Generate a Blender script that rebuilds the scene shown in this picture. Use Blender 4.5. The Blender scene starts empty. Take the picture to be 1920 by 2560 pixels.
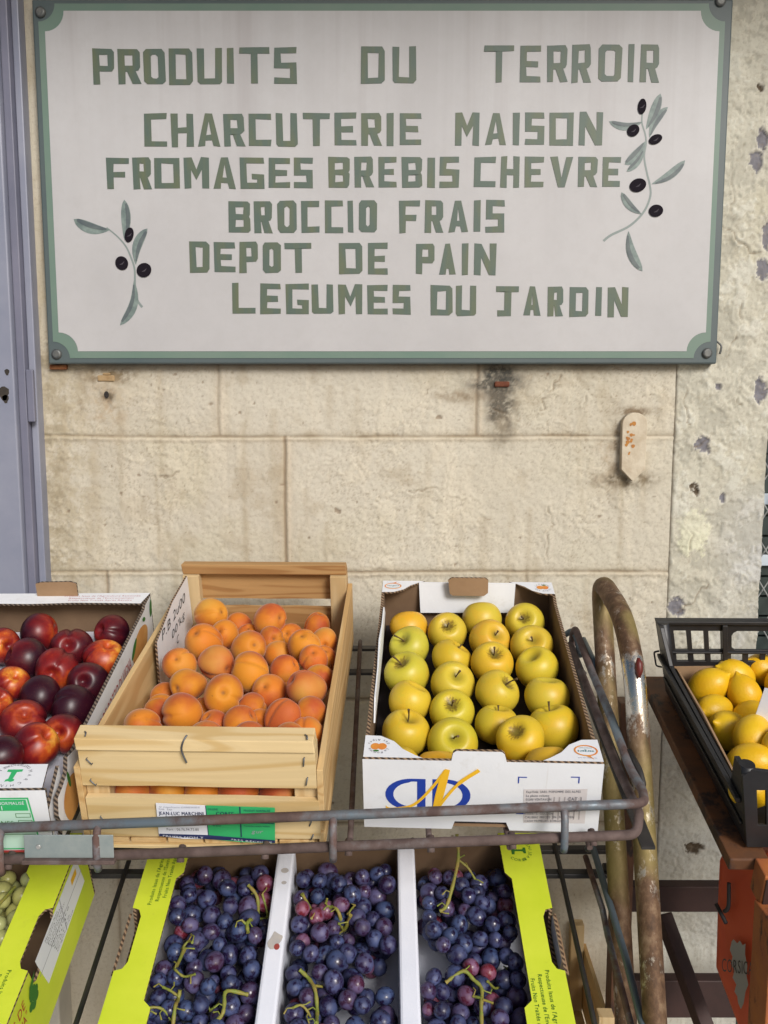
import bpy, math, random
import numpy as np
from mathutils import Vector, Matrix
from mathutils.geometry import tessellate_polygon

# ------------------------------------------------------------------ camera, sky, sun, exposure
C = bpy.context.scene.collection
SC = bpy.context.scene
CAM_D, CAM_Z, PITCH, FOC = 1.72, 1.50, math.radians(7.0), 2150.0
cam_d = bpy.data.cameras.new("camera"); cam = bpy.data.objects.new("camera", cam_d); C.objects.link(cam)
cam.location = (0, -CAM_D, CAM_Z); cam.rotation_euler = (math.radians(90) - PITCH, 0, 0)
cam_d.sensor_fit = 'VERTICAL'; cam_d.sensor_height = 36.0; cam_d.lens = FOC / 2560 * 36
cam_d.clip_start = 0.02; cam_d.clip_end = 500
SC.camera = cam
SUN_EL, SUN_AZ = math.radians(31), math.radians(27)      # azimuth measured from straight behind the camera towards the right
world = bpy.data.worlds.new("World"); SC.world = world; world.use_nodes = True
nt = world.node_tree; nt.nodes.clear()
sky = nt.nodes.new("ShaderNodeTexSky"); sky.sky_type = 'NISHITA'; sky.sun_disc = False
sky.sun_elevation = SUN_EL; sky.sun_rotation = math.pi - SUN_AZ
sky.air_density = 1.0; sky.dust_density = 3.0; sky.ozone_density = 1.0
bgn = nt.nodes.new("ShaderNodeBackground"); bgn.inputs[1].default_value = 0.075
wo = nt.nodes.new("ShaderNodeOutputWorld")
nt.links.new(sky.outputs[0], bgn.inputs[0]); nt.links.new(bgn.outputs[0], wo.inputs[0])
sun_d = bpy.data.lights.new("sun", 'SUN'); sun_d.energy = 2.6; sun_d.angle = math.radians(19); sun_d.color = (1.0, 0.98, 0.955)
sun = bpy.data.objects.new("sun", sun_d); C.objects.link(sun)
sv = Vector((math.sin(SUN_AZ) * math.cos(SUN_EL), -math.cos(SUN_AZ) * math.cos(SUN_EL), math.sin(SUN_EL)))
sun.rotation_euler = sv.to_track_quat('Z', 'Y').to_euler()
SC.view_settings.view_transform = 'Standard'; SC.view_settings.look = 'None'
SC.view_settings.exposure = 0.12; SC.view_settings.gamma = 1.0
SC.render.engine = 'CYCLES'
SC.cycles.max_bounces = 6
random.seed(7); RNG = np.random.RandomState(11)

# ------------------------------------------------------------------ helpers
KD = 1920 / 1659
def ray(px, py):
    a = (px * KD - 960) / FOC; b = -(py * KD - 1280) / FOC
    c, s = math.cos(PITCH), math.sin(PITCH)
    return Vector((a, c + b * s, -s + b * c))
def at(px, py, Y):
    r = ray(px, py); t = (Y + CAM_D) / r.y
    return Vector((0, -CAM_D, CAM_Z)) + r * t

class MB:
    def __init__(s): s.v = []; s.f = []; s.m = []; s.sm = []
    def add(s, vs, fs, mi=0, smooth=False):
        o = len(s.v); s.v += [tuple(x) for x in vs]
        for f in fs: s.f.append(tuple(i + o for i in f)); s.m.append(mi); s.sm.append(smooth)
    def box(s, x0, x1, y0, y1, z0, z1, mi=0, mat=None):
        vs = [Vector(p) for p in ((x0,y0,z0),(x1,y0,z0),(x1,y1,z0),(x0,y1,z0),(x0,y0,z1),(x1,y0,z1),(x1,y1,z1),(x0,y1,z1))]
        if mat is not None: vs = [mat @ p for p in vs]
        s.add(vs, [(0,3,2,1),(4,5,6,7),(0,1,5,4),(1,2,6,5),(2,3,7,6),(3,0,4,7)], mi)
        return s
    def tube(s, pts, r, n=10, mi=0, cap=True):
        pts = [Vector(p) for p in pts]; N = len(pts)
        rs = r if isinstance(r, (list, tuple)) else [r] * N
        up = None; rings = []
        for i, p in enumerate(pts):
            d = (pts[min(i+1,N-1)] - pts[max(i-1,0)]).normalized()
            if up is None:
                up = Vector((0,0,1)) if abs(d.z) < .9 else Vector((1,0,0))
            a = d.cross(up)
            if a.length < 1e-6: a = d.orthogonal()
            a.normalize(); b = a.cross(d).normalized(); up = b
            rings.append([p + (a * math.cos(2*math.pi*k/n) + b * math.sin(2*math.pi*k/n)) * rs[i] for k in range(n)])
        vs = [q for R_ in rings for q in R_]; fs = []
        for i in range(N-1):
            for k in range(n):
                k2 = (k+1) % n
                fs.append((i*n+k, (i+1)*n+k, (i+1)*n+k2, i*n+k2))
        s.add(vs, fs, mi, True)
        if cap:
            s.add(rings[0], [tuple(range(n))], mi); s.add(rings[-1], [tuple(reversed(range(n)))], mi)
        return s
    def flat(s, outline, fn, mi=0, holes=()):
        loops = [[Vector((p[0], p[1], 0)) for p in outline]] + [[Vector((p[0], p[1], 0)) for p in h] for h in holes]
        tri = tessellate_polygon(loops); pts = [p for l in loops for p in l]
        s.add([fn(p.x, p.y) for p in pts], [tuple(t) for t in tri], mi)
    def prism(s, outline, fn, w0, w1, mi=(0,0,0), holes=()):
        # fn(u, v, w); face at w0 gets mi[0], at w1 mi[1], rims mi[2]
        s.flat(outline, lambda u, v: fn(u, v, w0), mi[0], holes); s.flat(outline, lambda u, v: fn(u, v, w1), mi[1], holes)
        for l in [outline] + list(holes):
            n = len(l); vs = [fn(p[0], p[1], w0) for p in l] + [fn(p[0], p[1], w1) for p in l]
            s.add(vs, [(i, (i+1) % n, n+(i+1) % n, n+i) for i in range(n)], mi[2])
        return s
    def build(s, name, mats, parent=None, bevel=0, fix=True, auto=None, subsurf=0):
        me = bpy.data.meshes.new(name); me.from_pydata(s.v, [], s.f)
        if not isinstance(mats, (list, tuple)): mats = [mats]
        for m in mats: me.materials.append(m)
        me.polygons.foreach_set("material_index", s.m); me.polygons.foreach_set("use_smooth", s.sm)
        me.update()
        if fix:
            import bmesh
            bm = bmesh.new(); bm.from_mesh(me); bmesh.ops.remove_doubles(bm, verts=bm.verts, dist=1e-6)
            bmesh.ops.recalc_face_normals(bm, faces=bm.faces); bm.to_mesh(me); bm.free()
        o = bpy.data.objects.new(name, me); C.objects.link(o)
        if parent is not None: o.parent = parent
        if bevel:
            b = o.modifiers.new("bevel", 'BEVEL'); b.width = bevel; b.segments = 2; b.limit_method = 'ANGLE'; b.angle_limit = math.radians(40)
        return o

def tag(o, label=None, cat=None, group=None, kind=None):
    if label: o["label"] = label
    if cat: o["category"] = cat
    if group: o["group"] = group
    if kind: o["kind"] = kind
    return o
def thing(name, label, cat, loc=(0,0,0), rot=(0,0,0), group=None):
    o = bpy.data.objects.new(name, None); C.objects.link(o); o.empty_display_size = .05
    o.location = loc; o.rotation_euler = rot
    return tag(o, label, cat, group)
def copy_tree(o, parent=None):
    c = o.copy(); C.objects.link(c)
    if parent is not None: c.parent = parent
    for ch in o.children: copy_tree(ch, c)
    return c
def smooth_path(pts, k=6):
    P = [Vector(p) for p in pts]; out = []
    for i in range(len(P)-1):
        p0, p1, p2, p3 = P[max(i-1,0)], P[i], P[i+1], P[min(i+2,len(P)-1)]
        for j in range(k):
            t = j / k
            out.append(.5*((2*p1)+(p2-p0)*t+(2*p0-5*p1+4*p2-p3)*t*t+(3*p1-p0-3*p2+p3)*t**3))
    return out + [P[-1]]
def fillet(pts, r, k=5):
    P = [Vector(p) for p in pts]; out = [P[0]]
    for i in range(1, len(P)-1):
        a, b, c = P[i-1], P[i], P[i+1]
        d1 = (a-b); d2 = (c-b); q = min(r, d1.length*.45, d2.length*.45)
        s, e = b + d1.normalized()*q, b + d2.normalized()*q
        for j in range(k+1):
            t = j/k; out.append(s*(1-t)**2 + b*2*t*(1-t) + e*t*t)
    return out + [P[-1]]

# text: outlines of the built-in font, laid out glyph by glyph
_gl = {}
def glyph(ch):
    if ch not in _gl:
        cu = bpy.data.curves.new("g", 'FONT'); cu.body = ch; cu.size = 1.0; cu.resolution_u = 3
        o = bpy.data.objects.new("g", cu); C.objects.link(o)
        dg = bpy.context.evaluated_depsgraph_get(); me = bpy.data.meshes.new_from_object(o.evaluated_get(dg))
        vs = [(v.co.x, v.co.y) for v in me.vertices]; fs = [tuple(p.vertices) for p in me.polygons]
        w = (max(v[0] for v in vs) if vs else .3)
        _gl[ch] = (vs, fs, w)
        bpy.data.objects.remove(o); bpy.data.curves.remove(cu); bpy.data.meshes.remove(me)
    return _gl[ch]
def layout(s, sp=.09):
    x = 0; out = []
    for ch in s:
        if ch == ' ': x += .32; continue
        vs, fs, w = glyph(ch); out.append((x, vs, fs)); x += w + sp
    return out, x - sp
def text(mb, s, fn, u0, v0, h, width=None, mi=0, align='L', bold=0, slant=0):
    g, w = layout(s); k = h / .73; kx = k if width is None else width / max(w, .01)
    off = {'L': 0, 'C': -w*kx/2, 'R': -w*kx}[align]
    for x, vs, fs in g:
        mb.add([fn(u0 + off + (x + a)*kx + slant*b*k, v0 + b*k) for a, b in vs], fs, mi)
        if bold: mb.add([fn(u0 + off + (x + a)*kx + bold + slant*b*k, v0 + b*k, 1) for a, b in vs], fs, mi)
def arc_text(mb, s, fn, cx, cy, r, a0, a1, h, mi=0, inward=False):
    g, w = layout(s, .16); k = h / .73
    for x, vs, fs in g:
        wv = max(v[0] for v in vs); mid = x + wv/2; a = a0 + (a1-a0)*(mid/w)
        ca, sa = math.cos(a), math.sin(a)
        pts = []
        for p, q in vs:
            t = (p - wv/2)*k; rr = q*k - h/2
            if a1 < a0: pts.append(fn(cx + ca*(r+rr) + sa*t, cy + sa*(r+rr) - ca*t))
            else: pts.append(fn(cx + ca*(r-rr) - sa*t, cy + sa*(r-rr) + ca*t))
        mb.add(pts, fs, mi)
def circle(cx, cy, rx, ry=None, n=20, a0=0, a1=2*math.pi, rot=0):
    ry = ry or rx; full = abs(a1-a0-2*math.pi) < 1e-6
    out = []
    for i in range(n if full else n+1):
        a = a0+(a1-a0)*i/n; x, y = rx*math.cos(a), ry*math.sin(a)
        out.append((cx + x*math.cos(rot)-y*math.sin(rot), cy + x*math.sin(rot)+y*math.cos(rot)))
    return out
def stroke(pts, w):
    # outline of a polyline with width (w may be a list)
    P = [Vector((p[0], p[1])) for p in pts]; n = len(P); ws = w if isinstance(w, (list, tuple)) else [w]*n
    A, B = [], []
    for i, p in enumerate(P):
        d = (P[min(i+1,n-1)]-P[max(i-1,0)]).normalized(); q = Vector((-d.y, d.x))*ws[i]/2
        A.append(p+q); B.append(p-q)
    return [(p.x, p.y) for p in A + B[::-1]]

# ------------------------------------------------------------------ materials
class NM:
    def __init__(s, name):
        s.mat = bpy.data.materials.new(name); s.mat.use_nodes = True
        s.t = s.mat.node_tree; s.b = s.t.nodes["Principled BSDF"]; s._tc = None
    def n(s, typ, **kw):
        x = s.t.nodes.new(typ)
        for k, v in kw.items(): setattr(x, k, v)
        return x
    def link(s, a, b): s.t.links.new(a, b)
    def setin(s, sock, v):
        if isinstance(v, bpy.types.NodeSocket): s.link(v, sock)
        elif isinstance(v, (tuple, list)): sock.default_value = (*v, 1) if len(v) == 3 and sock.type == 'RGBA' else v
        else: sock.default_value = v
    def tc(s, which='Object'):
        if s._tc is None: s._tc = s.n("ShaderNodeTexCoord")
        return s._tc.outputs[which]
    def rnd(s): return s.n("ShaderNodeObjectInfo").outputs['Random']
    def ocol(s): return s.n("ShaderNodeObjectInfo").outputs['Color']
    def vec(s, scale=(1,1,1), off=None, src=None):
        m = s.n("ShaderNodeMapping"); s.link(src or s.tc(), m.inputs[0]); m.inputs['Scale'].default_value = scale
        if off is not None:
            k = s.n("ShaderNodeVectorMath", operation='SCALE'); k.inputs[0].default_value = (37.1, 17.3, 53.7); s.link(off, k.inputs['Scale']); s.link(k.outputs[0], m.inputs['Location'])
        return m.outputs[0]
    def noise(s, scale, detail=4, rough=.55, vec=None, dist=0, col=False):
        x = s.n("ShaderNodeTexNoise"); x.inputs['Scale'].default_value = scale; x.inputs['Detail'].default_value = detail
        x.inputs['Roughness'].default_value = rough; x.inputs['Distortion'].default_value = dist
        s.link(vec if vec is not None else s.tc(), x.inputs['Vector']); return x.outputs['Color' if col else 'Fac']
    def ramp(s, fac, *stops):
        r = s.n("ShaderNodeValToRGB"); s.link(fac, r.inputs[0]); e = r.color_ramp.elements
        while len(e) < len(stops): e.new(.5)
        for el, (p, c) in zip(e, stops): el.position = p; el.color = (*c, 1) if isinstance(c, tuple) else (c, c, c, 1)
        return r.outputs[0]
    def mix(s, f, a, b, mode='MIX'):
        m = s.n("ShaderNodeMix", data_type='RGBA', blend_type=mode)
        s.setin(m.inputs[0], f); s.setin(m.inputs[6], a); s.setin(m.inputs[7], b); return m.outputs[2]
    def math(s, op, a, b=0.0, clamp=False):
        m = s.n("ShaderNodeMath", operation=op); m.use_clamp = clamp
        s.setin(m.inputs[0], a); s.setin(m.inputs[1], b); return m.outputs[0]
    def xyz(s, v=None):
        x = s.n("ShaderNodeSeparateXYZ"); s.link(v if v is not None else s.tc(), x.inputs[0]); return x.outputs
    def bump(s, h, strength=.3, dist=.002):
        b = s.n("ShaderNodeBump"); b.inputs['Strength'].default_value = strength; b.inputs['Distance'].default_value = dist
        s.link(h, b.inputs['Height']); s.link(b.outputs[0], s.b.inputs['Normal'])
    def out(s, col, rough=.6, metal=0, spec=.5, coat=0, sss=0, coat_r=.1):
        s.setin(s.b.inputs['Base Color'], col); s.setin(s.b.inputs['Roughness'], rough); s.setin(s.b.inputs['Metallic'], metal)
        s.b.inputs['Specular IOR Level'].default_value = spec; s.b.inputs['Coat Weight'].default_value = coat; s.b.inputs['Coat Roughness'].default_value = coat_r
        if sss:
            s.b.inputs['Subsurface Weight'].default_value = sss; s.b.inputs['Subsurface Radius'].default_value = (.01, .005, .002); s.b.inputs['Subsurface Scale'].default_value = .5
        return s.mat
def lin(h):
    h = h.lstrip('#'); o = []
    for i in (0, 2, 4):
        c = int(h[i:i+2], 16)/255; o.append(c/12.92 if c <= .04045 else ((c+.055)/1.055)**2.4)
    return tuple(o)
def simple(name, c1, c2=None, scale=8, rough=.6, bump=0, bscale=None, detail=5, metal=0, stretch=(1,1,1), coat=0, spec=.5, rnd=True, lo=.35, hi=.65):
    m = NM(name); v = m.vec(stretch, m.rnd() if rnd else None)
    col = c1
    if c2 is not None: col = m.ramp(m.noise(scale, detail, .6, v), (lo, c1), (hi, c2))
    if bump: m.bump(m.noise(bscale or scale*6, 4, .6, v), bump, .001)
    return m.out(col, rough, metal, spec, coat)

MAT = {}
def scuffed(name, c1, c2, dirt, rough):
    m = NM(name); v = m.vec((1,1,1), m.rnd())
    col = m.ramp(m.noise(7, 5, .6, v), (.35, c1), (.65, c2))
    s_ = m.math('MULTIPLY', m.ramp(m.noise(17, 7, .75, v), (.58, 0.0), (.72, 1.0)), .30); col = m.mix(s_, col, dirt)
    l_ = m.ramp(m.noise(1, 5, .7, m.vec((90, 90, 5), m.rnd())), (.66, 0.0), (.74, .28)); col = m.mix(l_, col, dirt)
    m.bump(m.noise(26, 4, .6, v), .25, .003); return m.out(col, rough)
# bare cardboard, printed cardboard, corrugated cut edge
MAT['kraft'] = simple('kraft_cardboard', (.27,.165,.085), (.34,.215,.12), 14, .85, .15, 220)
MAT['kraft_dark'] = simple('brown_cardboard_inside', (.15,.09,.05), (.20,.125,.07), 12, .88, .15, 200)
MAT['white_card'] = scuffed('white_printed_cardboard', (.72,.735,.765), (.79,.805,.83), (.45,.40,.34), .5)
MAT['lime_card'] = scuffed('lime_printed_cardboard', (.54,.65,.028), (.63,.72,.05), (.38,.42,.05), .45)
def corr(name, c_hi, c_lo):
    m = NM(name)
    w = m.n("ShaderNodeTexWave", wave_type='BANDS', bands_direction='DIAGONAL'); w.inputs['Scale'].default_value = 75; w.inputs['Distortion'].default_value = 1.5
    w.inputs['Detail'].default_value = 2; m.link(m.tc(), w.inputs['Vector'])
    col = m.ramp(w.outputs['Fac'], (.35, c_lo), (.6, c_hi)); m.bump(w.outputs['Fac'], .6, .002)
    return m.out(col, .9)
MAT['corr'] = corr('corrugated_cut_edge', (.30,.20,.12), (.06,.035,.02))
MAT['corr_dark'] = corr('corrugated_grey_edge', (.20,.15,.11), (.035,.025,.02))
MAT['poly'] = simple('white_polystyrene', (.72,.75,.84), (.78,.80,.88), 12, .6, .25, 350)
def wood(name, a, b, c, axis='x', ring=9):
    m = NM(name); st = {'x': (.9, 9, 9), 'y': (9, .9, 9), 'z': (9, 9, .9)}[axis]
    v = m.vec(st, m.rnd())
    n1 = m.noise(ring*.16, 2, .45, v, .8); w = m.n("ShaderNodeTexWave", wave_type='RINGS', rings_direction='SPHERICAL')
    tri = m.math('SINE', m.math('MULTIPLY', n1, 34.0)); tri = m.math('ADD', m.math('MULTIPLY', tri, .5), .5)
    col = m.ramp(tri, (.05, b), (.5, a), (.8, a), (1.0, tuple(min(1, x_*1.06) for x_ in a)))
    st2 = {'x': (4, 160, 160), 'y': (160, 4, 160), 'z': (160, 160, 4)}[axis]
    fib = m.noise(1.0, 5, .7, m.vec(st2, m.rnd()))
    col = m.mix(m.math('MULTIPLY', fib, .6), col, c)
    m.bump(fib, .35, .0012)
    return m.out(col, .72, spec=.3)
MAT['pine_x'] = wood('pale_pine_boards', (.70,.545,.30), (.58,.40,.17), (.55,.39,.19), 'x')
MAT['pine_y'] = wood('pale_pine_side_boards', (.66,.46,.22), (.52,.31,.12), (.50,.34,.16), 'y')
MAT['pine_z'] = wood('pale_pine_posts', (.62,.47,.26), (.50,.34,.16), (.50,.36,.19), 'z')
MAT['pine_old'] = wood('reddish_pine_boards', (.46,.27,.11), (.31,.15,.05), (.38,.22,.09), 'x', 14)
MAT['steel'] = simple('steel_wire', (.20,.22,.24), (.10,.10,.11), 30, .45, .2, 300, metal=.55)
def rusty(name, base, r1, r2, amount, metal=.8, rough=.35, scale=16, stretch=(1,1,1)):
    m = NM(name); v = m.vec(stretch, None)
    f = m.noise(scale, 8, .68, v); mask = m.ramp(f, (amount-.06, 0.0), (amount+.07, 1.0))
    rc = m.ramp(m.noise(scale*4, 5, .6, v), (.35, r1), (.65, r2))
    col = m.mix(mask, rc, base)
    m.bump(m.noise(scale*9, 5, .7, v), .35, .0012)
    return m.out(col, m.ramp(mask, (0, .8), (1, rough)), m.math('MULTIPLY', mask, metal))
MAT['rack_bar'] = rusty('painted_rusty_bar', (.16,.20,.23), (.10,.055,.045), (.19,.115,.095), .5, .35, .4, 9)
MAT['rack_rust'] = rusty('rust_brown_bar', (.15,.14,.14), (.075,.048,.042), (.13,.090,.080), .60, .3, .55, 12)
MAT['rack_mix'] = rusty('half_rusted_rail', (.15,.19,.22), (.075,.045,.04), (.15,.10,.085), .515, .35, .4, 7)
MAT['rack_blue'] = rusty('blue_grey_wire', (.115,.155,.185), (.08,.07,.065), (.15,.11,.09), .36, .35, .38, 14)
MAT['rack_dark'] = simple('dark_tray_wire', (.018,.019,.021), (.05,.045,.042), 14, .5, .15, 150, metal=.3)
MAT['plate'] = simple('grey_label_plate', (.26,.31,.31), (.33,.37,.36), 40, .42, .12, 200, metal=.35)
# chrome tube, flaking to rust
m = NM('flaking_chrome_tube'); v = m.vec((1,1,.55))
f = m.noise(26, 10, .75, v); z = m.xyz()[2]
band = m.ramp(z, (.0, 0.0), (1.0, 1.0))
hz = m.n("ShaderNodeMapRange"); m.link(z, hz.inputs[0]); hz.inputs[1].default_value = .98; hz.inputs[2].default_value = 1.10
hz2 = m.n("ShaderNodeMapRange"); m.link(z, hz2.inputs[0]); hz2.inputs[1].default_value = 1.15; hz2.inputs[2].default_value = 1.11
hz3 = m.n('ShaderNodeMapRange'); m.link(m.xyz()[1], hz3.inputs[0]); hz3.inputs[1].default_value = .0; hz3.inputs[2].default_value = -.06
bw = m.math('MULTIPLY', m.math('MULTIPLY', hz.outputs[0], hz2.outputs[0]), hz3.outputs[0])
f2 = m.math('ADD', f, m.math('MULTIPLY', bw, .17))
mask = m.ramp(f2, (.56, 0.0), (.66, 1.0))
rust = m.ramp(m.noise(60, 6, .7, v), (.3, (.05,.027,.016)), (.5, (.14,.078,.042)), (.72, (.29,.20,.12)))
olive = m.ramp(m.noise(7, 3, .5, m.vec((1,1,.3))), (.52, 0.0), (.62, .55))
rust = m.mix(olive, rust, (.30,.25,.08))
m.bump(m.noise(140, 6, .7, v), .4, .001)
MAT['chrome'] = m.out(m.mix(mask, rust, (.62,.58,.50)), m.ramp(mask, (0, .62), (1, .16)), m.ramp(mask, (0, .35), (1, 1.0)))
def rustpaint(name, paint1, paint2, amount):
    m = NM(name); v = m.vec((1,1,1), None)
    p = m.ramp(m.noise(11, 6, .65, v), (.35, paint1), (.65, paint2))
    msk = m.ramp(m.noise(19, 9, .72, m.vec((1,1,.5))), (amount-.05, 0.0), (amount+.03, 1.0))
    col = m.mix(msk, (.035,.02,.017), p); m.bump(m.noise(90, 6, .7, v), .35, .0012)
    return m.out(col, .6, .1)
MAT['table_rust'] = rustpaint('orange_rust_paint', (.42,.14,.035), (.30,.085,.035), .45)
MAT['table_brown'] = rustpaint('brown_rust_paint', (.085,.040,.022), (.15,.065,.03), .42)
MAT['table_worn'] = rustpaint('worn_orange_brown_paint', (.20,.075,.025), (.10,.045,.022), .46)
MAT['table_dark'] = rustpaint('dark_brown_paint', (.035,.018,.016), (.055,.026,.022), .30)
MAT['black_plastic'] = simple('black_crate_plastic', (.012,.012,.014), (.022,.022,.024), 20, .42, .1, 200)
MAT['green_ink'] = simple('green_ink', (.015,.30,.085), rough=.5)
MAT['dark_green_ink'] = simple('dark_green_ink', (.035,.16,.02), rough=.6)
MAT['blue_ink'] = simple('blue_ink', (.012,.045,.33), rough=.45)
MAT['navy_ink'] = simple('navy_ink', (.012,.02,.09), rough=.5)
MAT['yellow_ink'] = simple('yellow_ink', (.82,.47,.02), rough=.45)
MAT['red_ink'] = simple('red_ink', (.42,.03,.03), rough=.5)
MAT['orange_ink'] = simple('orange_ink', (.68,.20,.03), (.72,.33,.05), 40, .5)
MAT['peach_ink'] = simple('peach_print', (.52,.22,.05), (.62,.33,.10), 18, .55)
MAT['black_ink'] = simple('black_ink', (.02,.02,.022), rough=.6)
MAT['grey_ink'] = simple('grey_ink', (.12,.12,.15), rough=.6)
MAT['faint_ink'] = simple('pale_grey_ink', (.32,.32,.38), rough=.6)
MAT['teal_ink'] = simple('teal_ink', (.03,.25,.27), rough=.6)
MAT['paper'] = simple('white_paper_label', (.72,.74,.82), (.78,.79,.85), 12, .55, .05)
MAT['paper_grey'] = simple('grey_sticker_paper', (.60,.56,.56), (.66,.62,.61), 20, .55)
MAT['label_green'] = simple('green_label', (.03,.40,.13), (.035,.45,.15), 10, .5)
MAT['pale_green'] = simple('pale_green_label', (.50,.72,.60), rough=.5)
MAT['bag_red'] = simple('red_orange_bag', (.52,.06,.016), (.60,.085,.02), 6, .5)
MAT['map_grey'] = simple('grey_printed_map', (.30,.30,.27), rough=.6)
MAT['stem_green'] = simple('green_grape_stalk', (.19,.235,.035), (.29,.20,.05), 60, .6, .2, 300, lo=.4, hi=.68)
MAT['stem_brown'] = simple('dry_fruit_stalk', (.07,.04,.015), (.13,.08,.03), 90, .8)
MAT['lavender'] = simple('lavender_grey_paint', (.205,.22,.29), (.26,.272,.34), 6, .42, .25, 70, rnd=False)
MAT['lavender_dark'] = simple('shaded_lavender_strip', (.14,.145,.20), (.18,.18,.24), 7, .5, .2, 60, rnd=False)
MAT['grime'] = simple('dark_grime', (.02,.018,.017), (.05,.04,.03), 50, .9)
MAT['rust_spot'] = simple('rust', (.16,.05,.02), (.30,.13,.05), 120, .9, .6, 300)
MAT['screw'] = simple('dull_screw_head', (.11,.12,.12), (.17,.17,.16), 90, .5, .3, 300, metal=.5)
MAT['sign_dark'] = simple('dark_green_grey_paint', (.068,.095,.10), (.085,.108,.11), 7, .5, .06, 50, rnd=False)
MAT['sign_green'] = simple('sage_green_paint', (.125,.20,.16), (.15,.215,.175), 9, .5, .05, 60, rnd=False)
# sign panel: off-white with rain streaks that start at the top
m = NM('off_white_sign_paint')
st = m.noise(1, 4, .6, m.vec((34, 1, .55))); top = m.n("ShaderNodeMapRange"); m.link(m.xyz()[2], top.inputs[0]); top.inputs[1].default_value = 1.75; top.inputs[2].default_value = 2.25
base = m.ramp(m.noise(3.2, 5, .6), (.35, (.43,.422,.428)), (.65, (.485,.477,.482)))
msk = m.math('MULTIPLY', m.ramp(st, (.45, 0.0), (.72, 1.0)), top.outputs[0])
col = m.mix(m.math('MULTIPLY', msk, .55), base, (.50,.50,.51))
st2 = m.noise(1, 4, .6, m.vec((21, 1, .7)))
msk2 = m.math('MULTIPLY', m.ramp(st2, (.5, 0.0), (.75, 1.0)), top.outputs[0])
col = m.mix(m.math('MULTIPLY', msk2, .5), col, (.31,.275,.275))
mot = m.noise(55, 6, .7); col = m.mix(m.math('MULTIPLY', m.ramp(mot, (.45, 0.0), (.7, 1.0)), .22), col, (.40,.385,.38)); m.bump(m.noise(240, 3, .6), .08, .0006)
MAT['sign_white'] = m.out(col, .42, spec=.4)
# letters: hand painted green, brush-to-brush changes between grey green and olive
m = NM('hand_painted_green_letters')
a = m.ramp(m.noise(1, 2, .5, m.vec((42, 1, 9))), (.42, (.080,.115,.092)), (.68, (.112,.130,.070)))
a = m.mix(m.math('MULTIPLY', m.noise(160, 4, .6), .35), a, (.075,.11,.09))
MAT['letter'] = m.out(a, .5)
MAT['leaf_grey'] = simple('painted_olive_leaf', (.115,.155,.15), (.21,.265,.245), 60, .5, rnd=False)
MAT['leaf_dark'] = simple('painted_leaf_shading', (.075,.095,.105), (.115,.14,.14), 60, .5, rnd=False)
MAT['sprig'] = simple('painted_twig', (.21,.25,.24), rough=.5)
MAT['olive'] = simple('painted_black_olive', (.010,.007,.012), rough=.8, spec=.15)
MAT['olive_hi'] = simple('painted_olive_highlight', (.085,.075,.09), rough=.8, spec=.15)
# wall: colours come from the vertex attribute (paint, dirt, chips), fine grain from noise
def wallmat(name, bs):
    m = NM(name); at_ = m.n("ShaderNodeVertexColor"); at_.layer_name = "Col"
    fine = m.noise(420, 5, .75); med = m.noise(140, 8, .75)
    col = m.mix(m.math('MULTIPLY', m.ramp(med, (.36, 1.0), (.50, 0.0)), .36), at_.outputs[0], (.30,.24,.17))
    h = m.math('ADD', m.math('MULTIPLY', fine, .5), med); m.bump(h, bs, .0045)
    return m.out(col, .85, spec=.2)
MAT['wall'] = wallmat('painted_block_wall', .30)
MAT['asphalt'] = simple('grey_pavement', (.38,.375,.36), (.46,.45,.43), 3, .9, .3, 60, rnd=False)
MAT['shutter'] = simple('dark_green_shutter', (.018,.030,.028), (.03,.045,.04), 10, .5)
MAT['shutter_blue'] = simple('pale_blue_bar', (.42,.50,.58), (.50,.56,.62), 10, .5)
MAT['mesh_wire'] = simple('galvanised_mesh_wire', (.42,.44,.44), (.30,.31,.31), 60, .4, metal=.5)
MAT['awning'] = simple('grey_canvas', (.30,.29,.28), (.34,.33,.32), 8, .9, rnd=False)
# fruit
def fruit_uv(m): return m.vec((1,1,1), m.rnd())
m = NM('golden_apple_skin'); v = fruit_uv(m)
x = m.xyz(); rr = m.math('SQRT', m.math('ADD', m.math('MULTIPLY', x[0], x[0]), m.math('MULTIPLY', x[1], x[1])))
ang = m.math('ARCTAN2', x[1], x[0])
base = m.ocol()
blush = m.ramp(m.noise(16, 3, .5, v), (.45, 0.0), (.75, .6)); col = m.mix(blush, base, (.66,.37,.025))
green = m.ramp(m.noise(22, 3, .5, m.vec((1,1,1), m.rnd())), (.52, .45), (.30, 0.0)); col = m.mix(m.math('MULTIPLY', green, .35), col, (.42,.44,.05))
# russet star round the stalk
cv = m.n("ShaderNodeCombineXYZ"); m.link(m.math('MULTIPLY', x[0], 1.0), cv.inputs[0]); m.link(x[1], cv.inputs[1]); m.link(m.rnd(), cv.inputs[2])
nrm = m.n("ShaderNodeVectorMath", operation='NORMALIZE'); m.link(m.tc(), nrm.inputs[0])
rays_ = m.noise(7, 3, .7, m.vec((1,1,.05), m.rnd(), nrm.outputs[0]))
lim = m.math('MULTIPLY', m.math('ADD', m.math('MULTIPLY', rays_, .034), -.004), m.ramp(m.rnd(), (.45, .1), (.68, .95)))
rus = m.math('MULTIPLY', m.math('GREATER_THAN', x[2], 0.0), m.ramp(m.math('SUBTRACT', lim, rr), (0.0, 0.0), (.006, 1.0)))
col = m.mix(m.math('MULTIPLY', rus, .85), col, (.15,.07,.015)); hole = m.math('MULTIPLY', m.math('GREATER_THAN', x[2], 0.0), m.ramp(rr, (.002, 1.0), (.011, 0.0))); col = m.mix(m.math('MULTIPLY', hole, .75), col, (.16,.14,.02))
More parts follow.
